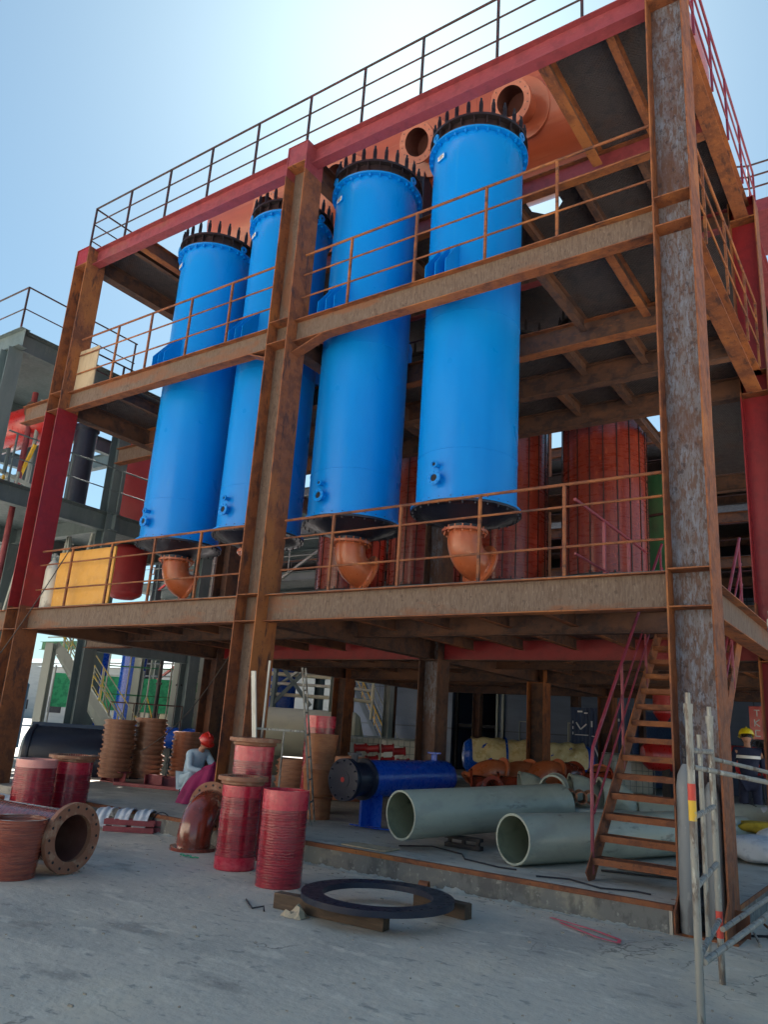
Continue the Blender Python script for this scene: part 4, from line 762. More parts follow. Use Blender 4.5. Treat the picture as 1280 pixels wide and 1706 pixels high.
m = MB(); [m.box(x,x+.05,-.06,-.005,.2,2.85) for x in (.02,.75,1.2,1.65,2.33)]; m.box(0,2.4,-.05,-.004,.15,.27); m.box(0,2.4,-.05,-.004,1.62,1.68); m.build('door_bar',DBLUE,t)
m = MB()
for a,b,wd in (((.25,2.35),(.42,2.1),.05),((.42,2.1),(.65,2.3),.05),((.2,1.9),(.72,1.9),.03),((.85,2.2),(.85,2.42),.06),((.85,1.88),(1.15,1.84),.03),((.95,1.5),(1.1,1.15),.05),((1.1,1.15),(1.32,1.08),.05),((.3,2.75),(.5,2.75),.06),((.56,2.7),(.7,2.7),.05),((1.3,2.2),(1.5,2.2),.07),((1.75,2.5),(1.9,2.5),.1),((.12,2.4),(.12,2.3),.04),((.12,2.2),(.12,2.1),.04),((.12,2.0),(.12,1.9),.04)): m.bar((a[0],-.07,a[1]),(b[0],-.07,b[1]),wd,.01,up=(0,1,0)) if False else m.bar((a[0],-.07,a[1]),(b[0],-.07,b[1]),.01,wd,up=(0,0,1) if abs(a[0]-b[0])>.01 else (1,0,0))
m.build('painted_mark',LETTER,t)
t = thing('outdoor_staircase','blue grey steel stair rising along the clad building','staircase',(-22.6,25,0)); Tm = mat('dull_blue_steel',(.05,.09,.15),(),.5)
for y in (0,-.9): m = MB(); m.bar((0,y,4.2),(2.6,y,.2),.05,.25); m.build('stringer',Tm,t); m = MB(); m.tube((0,y,5.2),(2.6,y,1.2),.03,n=6); m.tube((0,y,4.7),(2.6,y,.7),.02,n=6); [m.tube((2.6*f,y,4.2-4*f),(2.6*f,y,5.2-4*f),.025,n=6) for f in (0,.33,.66,1)]; m.build('handrail',SCYEL if y else STEELL,t)
for k in range(14): m = MB(); z = .4+k*.27; x = 2.6*(4.2-z)/4; m.box(x-.13,x+.13,-.88,-.02,z-.02,z); m.build('tread',STEELL,t)
# IBC tanks
def ibc(loc,label,rot=0):
    t = thing('intermediate_bulk_container',label,'liquid container',loc,rot,'white liquid containers behind the frame'); m = MB(); m.box(-.55,.55,-.45,.45,.16,1.12); m.build('tank',WHITE,t,bevel=.06)
    m = MB()
    for k in range(8): x = -.57+1.14*k/7; m.tube((x,-.48,.14),(x,-.48,1.15),.009,n=5); m.tube((x,.48,.14),(x,.48,1.15),.009,n=5)
    for k in range(6): y = -.48+.96*k/5; m.tube((.58,y,.14),(.58,y,1.15),.009,n=5); m.tube((-.58,y,.14),(-.58,y,1.15),.009,n=5)
    for k in range(6): z = .15+k*.2; m.sweep([(-.58,-.48,z),(.58,-.48,z),(.58,.48,z),(-.58,.48,z),(-.58,-.48,z)],.009,5)
    m.build('cage',STEELL,t); m = MB(); m.box(-.58,.58,-.5,.5,0,.12); m.build('pallet',BLACK,t); m = MB(); m.box(-.5,-.05,-.495,-.492,.55,.95); m.build('placard',LETTER,t)
ibc((-10.95,11.35,PZ),'white caged liquid container right of the outdoor stair, nearer one',.6); ibc((-12.6,11.9,PZ),'white caged liquid container left of the nearer one, below the outdoor stair',.6); ibc((-5.3,14.1,PZ),'white caged liquid container seen between the stair treads',.6)
# valve cluster
for k,(dx,dy,dz) in enumerate(((0,0,0),(.28,.2,.03),(.5,.35,-.02),(-.3,-.1,.0),(-.1,.1,-.25),(.3,.2,-.25),(.6,.4,-.27))):
    stub((-9.3+dx,7.4+dy,1.15+dz),.08,.26,(.8,.4+.1*k,.1),mat('red_valve_paint',(.28,.015,.02),(),.4,coat=.3),['red flanged fitting, upper left of the pile by the liquid containers','red flanged fitting, top centre of the pile by the liquid containers','red flanged fitting, top right of the pile by the liquid containers','red flanged fitting, far left of the pile by the liquid containers','red flanged fitting, lower left of the pile','red flanged fitting, lower centre of the pile','red flanged fitting, lower right of the pile'][k],'red fittings piled by the white containers')
ringstack((-9.2,7.6,PZ+.01),6,.5,'stack carrying the red fittings',.1)
# tarped vessel
t = thing('covered_vessel','blue horizontal vessel half wrapped in yellowish tarpaulin, sunlit behind the heap','process vessel',(-8.4,10.5,1.12)); ax = V(2.7,1.85,0); n1 = ax.normalized(); m = MB(); m.lathe([(0,-.08),(.3,-.03),(.42,.08),(.42,3.2),(.3,3.3),(0,3.35)],(0,0,0),n1,36); m.build('shell',BLUE2,t)
random.seed(8); m = MB(); x_,y_,z_ = basis(n1); U = 30; W = 16; vs = []
for i in range(U+1):
    for j in range(W+1): a = -.25+(pi+.5)*j/W+(.12*sin(i*.9) if j in (0,W) else 0); r_ = .46+.035*sin(i*1.7+j)+.03*sin(j*1.3+i*.6)+random.uniform(-.012,.012); vs.append(n1*(.15+2.95*i/U)+(V(0,0,1)*sin(a)+V(-n1.y,n1.x,0)*cos(a))*r_)
m.add(vs,[(i*(W+1)+j,(i+1)*(W+1)+j,(i+1)*(W+1)+j+1,i*(W+1)+j+1) for i in range(U) for j in range(W)]); o = m.build('tarpaulin',CLOTHY,t,sharp=180); md = o.modifiers.new('ss','SUBSURF'); md.levels = md.render_levels = 1
for f in (1.0,): m = MB(); m.lathe([(.5,f),(.5,f+.06)],(0,0,0),n1,30); m.build('strap',BLUE2,t)
for f in (.6,2.6): m = MB(); m.obox(n1*f+V(0,0,-.6),n1*.2,V(-n1.y,n1.x,0)*.7,V(0,0,.5)); m.build('saddle',BLUE2,t)
# beige tank and pipework at left rear
t = thing('beige_tank','cream horizontal tank with domed end behind the ladder','tank',(-15.6,10.3,1.35)); n1 = V(.8,.6,0); m = MB(); m.lathe([(0,-.22),(.4,-.15),(.66,0),(.72,.12),(.72,3.0),(.6,3.15),(0,3.3)],(0,0,0),n1,40); m.build('shell',BEIGE,t)
for f in (.5,2.4): m = MB(); m.box(n1.x*f-.2,n1.x*f+.2,n1.y*f-.3,n1.y*f+.3,-1.35,-.5); m.build('saddle',BEIGE,t)
t = thing('pipe_bridge','cream pipework on a grey support above the cream tank','pipework',(-15.9,11.2,0))
for k,(z,r,mt) in enumerate(((2.5,.06,BEIGE),(2.85,.05,WHITE),(3.15,.07,BEIGE))): m = MB(); m.sweep([(-.6,-.4,z),(2.0,1.5,z),(2.6,1.9,z-.05),(2.6,1.9,z-.6)],r,8); m.build('pipe',mt,t)
for k in (0,1.6): m = MB(); m.box(k-.07,k+.07,k*.7-.07,k*.7+.07,0,3.4); m.build('post',STEELG,t)
m = MB(); m.bar((.0,0,2.2),(1.0,.7,3.6),.12,.12); m.bar((1.0,.7,2.2),(0,0,3.6),.12,.12); m.build('cross_brace',STEELG,t)
def vtank(name,label,loc,r,h,mt,dish=True,group=None,hoops=()):
    t = thing(name,label,'tank',loc,0,group); m = MB(); m.lathe(([(0,-r*.35),(r*.6,-r*.28),(r*.92,-r*.1)] if dish else [(0,0)])+[(r,0),(r,h),(r*.8,h+r*.2),(0,h+r*.3)],n=40); m.build('shell',mt,t)
    for z in hoops: m = MB(); m.lathe([(r,z),(r+.03,z),(r+.03,z+.06),(r,z+.06)],n=40); m.build('hoop',mt,t)
    return t
vtank('blue_tank','blue vertical tank behind the cream pipework',(-16.4,12.0,2.0),.55,2.4,BLUE2)
vtank('blue_tank','blue vertical tank seen past the grey columns, left one',(-21.5,8.3,.4),.42,3.2,BLUE2,False,hoops=(1.4,)); vtank('blue_tank','blue vertical tank seen past the grey columns, right one',(-20.5,9.1,.4),.42,3.2,BLUE2,False,hoops=(1.4,))
vtank('teal_tank','teal blue tank low behind the leftmost column',(-23.2,6.4,.3),.6,2.0,mat('teal_paint',(.01,.17,.3),(),.4),False)
vtank('red_tank','large crimson tank above the grey floor, behind the leftmost blue vessel',(-17.3,6.5,6.6),1.35,3.4,REDT); vtank('red_tank','smaller crimson tank with dished bottom behind the ochre panel',(-16.9,5.6,4.85),.5,1.25,REDT)
t = thing('red_tank','bright red horizontal tank under the grey roof at far left','tank',(-18.5,1.9,8.55)); m = MB(); m.lathe([(0,-.3),(.35,-.2),(.5,.1),(.5,3.0),(.35,3.25),(0,3.35)],(0,0,0),(1,0,0),36); m.build('shell',REDP,t); m = MB(); m.hollow((2.6,-.45,.1),(2.6,-.6,.1),.2,.12,n=20); m.build('nozzle',DX,t)
# red tanks right rear
t = thing('red_tank','red horizontal tank with domed end seen between the stair treads','tank',(-4.5,13.3,1.42)); n1 = V(.82,.56,0); m = MB(); m.lathe([(0,-.2),(.22,-.15),(.36,0),(.38,.12),(.38,4.5),(0,4.7)],(0,0,0),n1,36); m.build('shell',REDP,t)
for f in (.5,2.5,4): m = MB(); m.box(n1.x*f-.1,n1.x*f+.1,n1.y*f-.2,n1.y*f+.2,-1.18,-.3); m.build('leg',BLACK,t)
t = thing('hanging_red_hopper','red cone bottomed vessel hanging behind the stair','vessel',(-4.6,15.2,2.35)); m = MB(); m.lathe([(0,-.05),(.12,0),(.27,.22),(.27,.8),(0,.8)],n=28); m.build('shell',REDP,t)
t = thing('red_banner','red hanging banner with white letters at the right edge','banner',(-1.7,12.4,1.95)); m = MB(); m.box(-.16,.16,-.01,.01,0,.75); m.build('cloth',REDP,t)
m = MB()
for (a,b) in (((-.05,.66),(.07,.66)),((.01,.66),(.01,.52)),((-.05,.45),(-.05,.29)),((-.05,.37),(.06,.45)),((-.05,.37),(.06,.29)),((.06,.2),(-.04,.2)),((-.04,.2),(-.04,.07)),((-.04,.07),(.06,.07))): m.bar((a[0],-.014,a[1]),(b[0],-.014,b[1]),.004,.022,up=(0,0,1) if abs(a[0]-b[0])>.005 else (1,0,0))
m.build('lettering',LETTER,t)
t = thing('valve_wheel','black valve handwheel behind the person in navy','valve wheel',(-1.35,10.2,1.75)); m = MB(); m.sweep(arc((0,0,0),.15,0,2*pi,(.8,.56,0),(0,0,1),24),.016,8,cap=False); [m.tube(V(0,0,0),V(.8*cos(a),.56*cos(a),sin(a))*.15,.01,n=6) for a in (0,1.26,2.5,3.77,5.0)]; m.tube((0,0,0),(.1,-.14,-1.2),.02,n=8); m.build('wheel',BLACK,t)
t = thing('red_platform','red steel landing with black handrail beyond the right rear of the frame','platform',(-.9,11.0,15.0)); m = MB(); m.box(-.3,4,-.1,2,0,.35); m.build('beam',PRX,t)
m = MB(); [m.sweep([(-3.0,-1.5,z),(0.1,-.1,z),(4,-.1,z-.05)],.025,6) for z in (.75,1.1,1.45)]; [m.tube((x,-.1,.3),(x,-.1,1.45),.03,n=6) for x in (.1,2,4)]; m.build('handrail',RAILD,t)
# ------------------------------------------------------------ grey green structure at left
gs = thing('grey_structure','grey green painted multi level steel structure left of the rusty frame','steel structure',(-14.5,0,0))
def gcol(x,y,h,w=.34): m = MB(); t=.016; m.box(x-w/2,x-w/2+t,y,y+.34,0,h); m.box(x+w/2-t,x+w/2,y,y+.34,0,h); m.box(x-w/2+t,x+w/2-t,y+.163,y+.177,0,h); m.build('column',STEELG,gs)
for x,y,h in ((-.1,-.2,9.3),(0,2.9,9.3),(0,6.1,9.3),(-4.2,-.2,9.3),(-4.2,2.9,9.3),(-4.2,6.1,9.3),(-8.4,-.2,9.3),(-8.4,6.1,6)): gcol(x,y,h)
for zt,h in ((9.75,.45),(6.25,.42)):
    for y in (-.03,3.07,6.27): m = MB(); m.hx(-12,.3,y,zt,.22,h,mf=0,mw=0); m.build('beam',STEELG,gs)
    for x in (0,-4.2,-8.4): m = MB(); m.hy(.1,6.15,x,zt-.003,.22,h,mf=0,mw=0); m.build('beam',STEELG,gs)
    m = MB(); m.box(-12,.2,-.1,3.2 if zt>9 else 6.3,zt+.003,zt+.012); m.build('deck_plate',STEELG,gs)
m = MB(); m.hy(3.3,6.1,0,3.3,.2,.35,mf=0,mw=0); m.build('beam',STEELG,gs)
rail((-12,-.05,9.75),(.1,-.05,9.75),[2,4,6,8,10,12.1],(1.1,.55),RAILD,1.1,par=gs); rail((.1,-.05,9.75),(.1,3.0,9.75),[1.5,3],(1.1,.55),RAILD,1.1,par=gs)
rail((.25,.1,6.25),(.25,6.0,6.25),[.2,1.6,3.0,4.4,5.8],(1.1,.55),STEELG,1.1,par=gs)
for a,b in (((-1.0,.3,6.3),(-3.2,.3,7.6)),((-3.2,.3,6.3),(-1.0,.3,7.6)),((-.4,1.5,6.3),(-3.5,1.5,7.3)),((-.5,2.4,6.3),(-2.4,.4,7.4)),((-4.5,1.0,6.3),(-2,1.0,7.2))): m = MB(); m.bar(a,b,.09,.09); m.build('brace',STEELL,gs)
m = MB(); m.box(-1.9,-1.6,.35,.6,6.3,9.3); m.build('light_post',STEELL,gs)
m = MB(); m.box(-12,.1,5.6,5.65,.0,.05); 
random.seed(31)
for k in range(16):
    z = random.uniform(6.5,9.0); x = -random.uniform(.6,5); y = random.uniform(.3,2.6); L_ = random.uniform(.8,2.6); m = MB()
    if k % 3 == 0: m.tube((x,y,6.27),(x,y,z+.4),random.uniform(.03,.06),n=8)
    elif k % 3 == 1: m.sweep([(x-L_,y,z),(x,y,z),(x,y,z-.6)],random.uniform(.025,.05),8)
    else: m.bar((x-L_*.5,y,6.3),(x,y,z-.4),.07,.07)
    m.build('service_pipe',[STEELL,REDP,SCYEL,WHITE,STEELG][k%5],gs)
for k in range(9):
    x = -.4-k*.5; m = MB(); m.bar((x,3.0,3.4 if k%2 else 5.8),(x-.5,3.0,5.8 if k%2 else 3.4),.08,.08); m.build('brace',STEELL,gs)
vp = thing('standing_pipes','maroon standing pipes on the grey structure at far left','pipe',(-16.1,1.5,3)); m = MB(); m.tube((0,0,0),(0,0,6.2),.07,n=12); m.build('pipe',PRZ,vp); m = MB(); m.tube((.22,.1,3.3),(.22,.1,6),.05,n=12); m.build('pipe',STEELL,vp)
t = thing('black_duct','thick black vertical pipe standing on the grey floor left of the frame','pipe',(-15.0,2.4,6.26)); m = MB(); m.lathe([(.26,0),(.26,2.0),(.3,2.05),(.3,2.15),(0,2.16)],n=28); m.build('pipe',NAVY,t)
# light stairs under the grey structure
def gstair(loc,dr,L_,z0,z1,n,label):
    t = thing('grey_staircase',label,'staircase',loc,0,'light grey stairs under the grey structure'); d = Vector(dr).normalized(); s_ = V(-d.y,d.x,0)
    for q in (-.35,.35): m = MB(); m.bar(s_*q+V(0,0,z1),d*L_+s_*q+V(0,0,z0),.04,.2); m.build('stringer',STEELL,t); m = MB(); m.tube(s_*q+V(0,0,z1+1),d*L_+s_*q+V(0,0,z0+1),.015,n=6); m.tube(s_*q+V(0,0,z1+.5),d*L_+s_*q+V(0,0,z0+.5),.016,n=6); [m.tube(s_*q+d*L_*f+V(0,0,z1+(z0-z1)*f),s_*q+d*L_*f+V(0,0,z1+(z0-z1)*f+1),.02,n=6) for f in (.1,.5,.9)]; m.build('handrail',mat('worn_yellow_rail',(.5,.38,.08),[((.3,.32,.3),(5,5,5),.45,.5,.9)],.55),t)
    for k in range(1,n): f = k/n; m = MB(); c = d*L_*f+V(0,0,z1+(z0-z1)*f); m.obox(c,s_*.68,d*.24,V(0,0,.03)); m.build('tread',STEELL,t)
gstair((-16.9,3.95,0),(.62,.78,0),2.3,.3,3.1,11,'light grey stair with yellow rails right of the leftmost column')
gstair((-18.2,4.6,0),(.5,.85,0),2.2,.3,3.3,11,'light grey stair farther left, half hidden by the leftmost column')
for k,(x,y,h,l) in enumerate(((-17.9,4.3,3.3,'light grey post beside the leftmost column'),(-15.3,6.6,3.2,'light grey post right of the yellow railed stair'),(-17.4,6.9,3.2,'light grey post behind the yellow railed stair'),(-14.6,6.9,3.3,'light grey post left of the dark rear column'))):
    m = MB(); m.box(-.11,.11,-.11,-.09,0,h); m.box(-.11,.11,.09,.11,0,h); m.box(-.01,.01,-.09,.09,0,h); tag(m.build('steel_post',STEELL),l,'post',loc=(x,y,0),rot=.5)
# green pipe racks and white cabins far left
for k,(z,x) in enumerate(((3.7,-26),(2.4,-24))):
    t = thing('green_rack',['upper green girder far behind the left bay','lower green girder far behind the left bay'][k],'girder',(x,9.0+k,z)); m = MB(); m.hx(0,8.5,0,.3,.2,.3,mf=0,mw=0); m.build('girder',GREENP,t); m = MB(); m.tube((0,.2,.5),(8.5,.2,.5),.03,n=6); m.tube((0,-.2,.9),(8.5,-.2,.9),.03,n=6); m.build('pipe',STEELL,t)
m = MB(); m.hx(0,.001,0,0,.01,.02); 
t = thing('green_column','bright green column left of the dark rear column','column',(-18.4,10.6,0)); m = MB(); m.box(-.16,.16,-.16,.16,0,4); m.build('post',mat('bright_green_paint',(.02,.35,.13),(),.5),t)
for k,(x,y,w_,d_,h,l,mt) in enumerate(((-20.6,9.6,1.3,1.2,1.75,'pale grey cabinet low in the left bay',WHITE),(-19.3,10.4,1.1,1.2,1.35,'cream tank box left of the green column',BEIGE),(-18.5,11.9,1.3,1.2,1.6,'second cream tank box beside the green column',BEIGE))):
    t = thing('tank_box',l,'box tank',(x,y,.0),.55); m = MB(); m.box(-w_/2,w_/2,-d_/2,d_/2,.1,h+.3); m.build('body',mt,t,bevel=.05); m = MB(); m.tube((0,0,h+.3),(0,0,h+.42),.2,n=20); m.build('lid',mt,t)
t = thing('site_barrier','dark tubular barrier behind the flange ring stacks','barrier',(-15.9,5.0,0)); m = MB(); m.tube((0,0,1.85),(1.55,1.07,1.85),.02,n=6); m.tube((0,0,1.1),(1.55,1.07,1.1),.015,n=6); [m.tube((1.55*f,1.07*f,0),(1.55*f,1.07*f,1.85),.018,n=6) for f in (0,.33,.66,1)]; m.build('rail',RAILD,t)
for k,(x,y,l) in enumerate(((-15.2,5.9,'dark standing pipe behind the middle ring stack'),(-14.75,6.2,'dark standing pipe behind the right ring stack'))):
    m = MB(); m.tube((0,0,0),(0,0,3.3),.055,n=12); m.tube((-.1,0,2.4),(.1,0,2.4),.03,n=8); tag(m.build('standing_pipe',BLACK),l,'pipe',loc=(x,y,0))
# distant sheds; cream warehouse behind the camera is added, unseen, to bounce sunlight
for k,(x,y,w_,h,l,mt) in enumerate(((-75,-34,70,14,'long cream warehouse added unseen behind the viewer to bounce sunlight onto the frame',mat('cream_bounce_sheet',(.72,.66,.56),[((.62,.57,.48),(.3,.3,2),.5,.6,.6)],.6,bands=('X',3,0,.03))),(-66,34,36,5.2,'long pale shed on the far left horizon',mat('pale_sheet',(.4,.42,.42),[((.33,.35,.36),(.5,.5,3),.5,.6,.6)],.6,bands=('X',3,0,.03))),(-29,36,10,6.5,'grey shed left of the clad building',BLDG),(-120,60,60,8,'low pale building on the horizon beyond the left structure',MATS['pale_sheet']),(5,45,60,7,'grey building on the horizon at right',BLDG))):
    t = thing('shed',l,'shed',(x,y,0)); m = MB(); m.box(0,w_,0,10,0,h); m.build('wall',mt,t); m = MB(); m.add([(-.3,-.4,h+.01),(w_+.3,-.4,h+.01),(w_+.3,5,h+1.2),(-.3,5,h+1.2),(-.3,10.4,h+.01),(w_+.3,10.4,h+.01)],[(0,1,2,3),(3,2,5,4),(0,3,4),(1,5,2),(0,4,5,1)]); m.build('roof',STEELG,t)
    for q in range(int(w_//6)): m = MB(); yy = -.05 if y > 0 else 10.0; m.box(2+q*6,4+q*6,yy,yy+.05,1.2,2.6); m.build('window',DARK,t)
# ------------------------------------------------------------ people
DG = None
def skin(chains, sub=1):
    """continuous surface grown over connected joints; chains: lists of (x,y,z,r)"""
    vs, es, rs, idx = [], [], [], {}
    for ch in chains:
        pv = None
        for x,y,z,r in ch:
            k = (round(x,4),round(y,4),round(z,4))
            if k not in idx: idx[k] = len(vs); vs.append((x,y,z)); rs.append(r)
            if pv is not None: es.append((pv, idx[k]))
            pv = idx[k]
    me = bpy.data.meshes.new('tmp'); me.from_pydata(vs, es, []); o = bpy.data.objects.new('tmp', me); COL.objects.link(o)
    md = o.modifiers.new('sk','SKIN'); md.use_smooth_shade = True
    for i, sv in enumerate(me.skin_vertices[0].data): sv.radius = (rs[i], rs[i]); sv.use_root = (i == 0)
    ms = o.modifiers.new('ss','SUBSURF'); ms.levels = ms.render_levels = sub+1
    dg = bpy.context.evaluated_depsgraph_get(); dg.update(); e = o.evaluated_get(dg).to_mesh()
    V_ = [tuple(v.co) for v in e.vertices]; F_ = [tuple(p.vertices) for p in e.polygons]
    o.evaluated_get(dg).to_mesh_clear(); bpy.data.objects.remove(o); bpy.data.meshes.remove(me); return V_, F_
def head(m, c, fw, up, s=1.):
    c = Vector(c); f = Vector(fw).normalized(); u = Vector(up); u = (u-f*u.dot(f)).normalized(); l = u.cross(f)
    vs, n, k = [], 24, 16; fs = []
    for j in range(k+1):
        a = pi*j/k
        for i in range(n):
            b = 2*pi*i/n; x,y,z = sin(a)*cos(b), sin(a)*sin(b), cos(a)
            X = x*.1; Y = y*.078; Z = z*.122
            if z < -.2: X *= 1-.18*(-z-.2); Y *= 1-.35*(-z-.2)
            if x > .5: 
                X += .03*math.exp(-((y/.16)**2+((z+.12)/.18)**2))   # nose
                X += .008*math.exp(-((y/.3)**2+((z+.48)/.09)**2))   # lips
                X -= .012*math.exp(-(((abs(y)-.36)/.14)**2+((z-.08)/.12)**2))  # eye sockets
                X += .012*math.exp(-((y/.3)**2+((z+.82)/.15)**2))
            vs.append(c+(f*X+l*Y+u*Z)*s)
    for j in range(k):
        for i in range(n): fs.append((j*n+i,(j+1)*n+i,(j+1)*n+(i+1)%n,j*n+(i+1)%n))
    m.add(vs, fs)
    for q in (-1,1): m.lathe([(0,-.012),(.02,-.008),(.026,.004),(.014,.012),(0,.008)], c+(l*.08*q-f*.005+u*-.005)*s, l*q, 12)
    return f,l,u
def hand(m, w, d, palm, s=1.):
    """palm plus four unequal curled fingers and a side thumb"""
    w = Vector(w); d = Vector(d).normalized(); p = Vector(palm); p = (p-d*p.dot(d)).normalized(); sd_ = d.cross(p)
    m.sweep([w-d*.01, w+d*.03, w+d*.07, w+d*.085],[.02,.033,.037,.03],10)
    for k,(o_,ln) in enumerate(((-.027,.068),(-.009,.077),(.009,.072),(.026,.056))):
        a = w+d*.075+sd_*o_; m.sweep([a,a+(d*.85+p*.5)*ln*.45,a+(d*.85+p*.5)*ln*.45+(d*.35+p*.9)*ln*.35,a+(d*.85+p*.5)*ln*.45+(d*.35+p*.9)*ln*.35+(p*.9-d*.2)*ln*.25],[.0095,.009,.0082,.006],8)
    a = w+d*.03+sd_*-.03; m.sweep([a,a+d*.025-sd_*.025+p*.01,a+d*.05-sd_*.03+p*.03,a+d*.07-sd_*.02+p*.045],[.012,.0115,.0095,.007],8)
def person(loc, rot, label, J, cols, gloves=None, group=None, fdir=(1,0,0), stripe=False):
    t = thing('person', label, 'person', loc, rot); torso = MB(); trs = MB(); b = MB()
    P = J; 
    m = MB(); m.add(*skin([[(*P['chest'],.1),(*P['neck'],.055),(*P['head'],.06)]]+[[(*P['chest'],.1),(*P['sh'+s],.05),(*P['el'+s],.04),(*P['wr'+s],.026)] for s in 'LR'])); f,l,u = head(m,P['head'],fdir,P.get('up',(0,0,1)))
    for s in 'LR': e = Vector(P['wr'+s]); d = e-Vector(P['el'+s]); hand(m, e, d, P['palm'])
    body = m.build('body', SKIN, t, sharp=180)
    m = MB(); c = Vector(P['head'])
    for q in (-1,1): m.lathe([(0,-.011),(.009,-.006),(.011,.0),(.006,.007),(0,.009)], c+f*.083+l*.029*q+u*.008, f, 10)
    m.build('eye', EYE, t) if False else None
    for q in (-1,1): e_ = MB(); e_.lathe([(0,-.011),(.009,-.006),(.011,.0),(.006,.007),(0,.009)], c+f*.083+l*.029*q+u*.008, f, 10); e_.build('eye', EYE, body)
    e_ = MB(); e_.sweep([c+f*.088-l*.022-u*.052,c+f*.094-u*.053,c+f*.088+l*.022-u*.052],[.002,.0035,.002],6); e_.build('mouth', mat('lips',(.25,.08,.07),(),.5), body)
    m = MB(); m.lathe([(.088,-.02),(.09,.04),(.075,.09),(.04,.118),(0,.126)], c-f*.012, u, 20); m.build('hair', EYE, t)
    m = MB(); m.add(*skin([[(*P['pelvis'],.15),(*P['waist'],.15),(*P['chest'],.16),(*P['collar'],.075)]]+[[(*P['chest'],.16),(*P['sh'+s],.078),(*P['el'+s],.058),(*[a+(b_-a)*.93 for a,b_ in zip(P['el'+s],P['wr'+s])],.046)] for s in 'LR'])); m.build('shirt', cols[0], t, sharp=180)
    if stripe: q = MB(); q.lathe([(.2,-.02),(.2,.03)], Vector(P['chest'])-V(0,0,.02),(0,0,1),24); q.build('reflective_band', REFL, t)
    m = MB(); m.add(*skin([[(*P['pelvis'],.155),(*P['hip'+s],.1),(*P['kn'+s],.075),(*P['an'+s],.056)] for s in 'LR'])); m.build('trousers', cols[1], t, sharp=180)
    for s in 'LR':
        a = Vector(P['an'+s]); m = MB(); fd = V(1,.12 if s=='L' else -.12,0).normalized(); m.sweep([a+V(0,0,.05),a+V(0,0,-.03)-fd*.02,a+V(0,0,-.05)+fd*.06,a+V(0,0,-.055)+fd*.16,a+V(0,0,-.06)+fd*.2],[.05,.055,.048,.044,.02],14); m.build('boot', BOOT, t)
        if gloves: m = MB(); e = Vector(P['wr'+s]); d = e-Vector(P['el'+s]); hand(m,e,d,P['palm']); 
        if gloves:
            mm_ = m.build('glove', gloves, t); 
            for v in mm_.data.vertices: v.co += v.normal*.003
    hm = MB(); hc = c-f*.008+u*.035
    hm.lathe([(.128,0),(.131,.004),(.126,.03),(.115,.07),(.085,.108),(.045,.126),(0,.131),(0,.127),(.08,.1),(.11,.06),(.122,.01),(.128,0)], hc, u, 32); h = hm.build('helmet', cols[2], t)
    q = MB(); q.lathe([(.118,.0),(.17,-.008),(.17,-.002),(.118,.008)], hc+f*.0, u, 16, a0=0, a1=pi) if False else None
    br = MB(); N_ = 10; vs = []
    for i in range(N_+1):
        a = -1.15+2.3*i/N_; e1 = f*cos(a)+l*sin(a); vs += [hc+e1*.122, hc+e1*(.126+.05*cos(a))-u*.012, hc+e1*(.126+.05*cos(a))-u*.007, hc+e1*.122+u*.008]
    br.add(vs,[(4*i+j,4*i+(j+1)%4,4*i+4+(j+1)%4,4*i+4+j) for i in range(N_) for j in range(4)]+[(0,1,2,3),(4*N_+3,4*N_+2,4*N_+1,4*N_)]); br.build('brim', cols[2], h)
    rg = MB(); rg.sweep([hc+V(0,0,0)+u*.125-f*.07,hc+u*.138,hc+u*.12+f*.07],[.01,.012,.008],8); rg.build('ridge', cols[2], h)
    st = MB(); st.sweep([c+l*.1+u*.03,c+l*.085-u*.06,c+f*.02-u*.125,c-l*.085-u*.06,c-l*.1+u*.03],.005,6); st.build('chin_strap', BLACK, h)
    return t
SQ = dict(pelvis=(0,0,.34),waist=(.07,0,.48),chest=(.2,0,.70),collar=(.27,0,.82),neck=(.28,0,.84),head=(.37,0,.96),shL=(.2,.18,.76),shR=(.2,-.18,.76),elL=(.36,.25,.53),elR=(.36,-.25,.53),wrL=(.55,.07,.5),wrR=(.55,-.09,.5),hipL=(.02,.1,.32),hipR=(.02,-.1,.32),knL=(.4,.2,.47),knR=(.4,-.2,.47),anL=(.08,.16,.12),anR=(.08,-.16,.12),palm=(0,0,-1),up=(.35,0,1))
person((-9.0,1.72,PZ),-.15,'person in red helmet and pale blue work clothes crouching head down by the middle column',SQ,(DENIM,mat('pale_blue_trousers',(.42,.53,.62),[((.3,.4,.5),(9,9,9),.5,.62,.6)],.85,bump=.004),HELM),GLOVE,fdir=(.8,-.1,-.55))
ST = dict(pelvis=(0,0,.95),waist=(.01,0,1.1),chest=(.03,0,1.33),collar=(.03,0,1.47),neck=(.03,0,1.5),head=(.06,0,1.64),shL=(.03,.19,1.42),shR=(.03,-.19,1.42),elL=(.08,.27,1.13),elR=(.1,-.26,1.13),wrL=(.3,.2,1.05),wrR=(.32,-.15,1.08),hipL=(0,.1,.9),hipR=(0,-.1,.9),knL=(.03,.11,.5),knR=(0,-.11,.5),anL=(0,.12,.12),anR=(-.02,-.12,.12),palm=(0,0,-1))
person((-1.02,7.15,PZ),1.9,'person in navy workwear and yellow helmet standing with back turned at the right edge',ST,(NAVYC,NAVYC,HELMY),None,fdir=(.9,0,-.25),stripe=True)
m = MB(); n_, k_ = 64, 14; vs = []
for j in range(k_+1):
    f_ = j/k_
    for i in range(n_):
        b = 2*pi*i/n_; r_ = (.29*(1-f_**2.4)**.5+.05)*(1+.1*(1-f_*.6)*sin(9*b+1.5*f_)+.05*sin(5*b+3*f_)); vs.append((r_*cos(b)*1.0+.22*f_, r_*sin(b)*.8, .68*f_-.08*f_*f_+.03*sin(3*b)*f_))
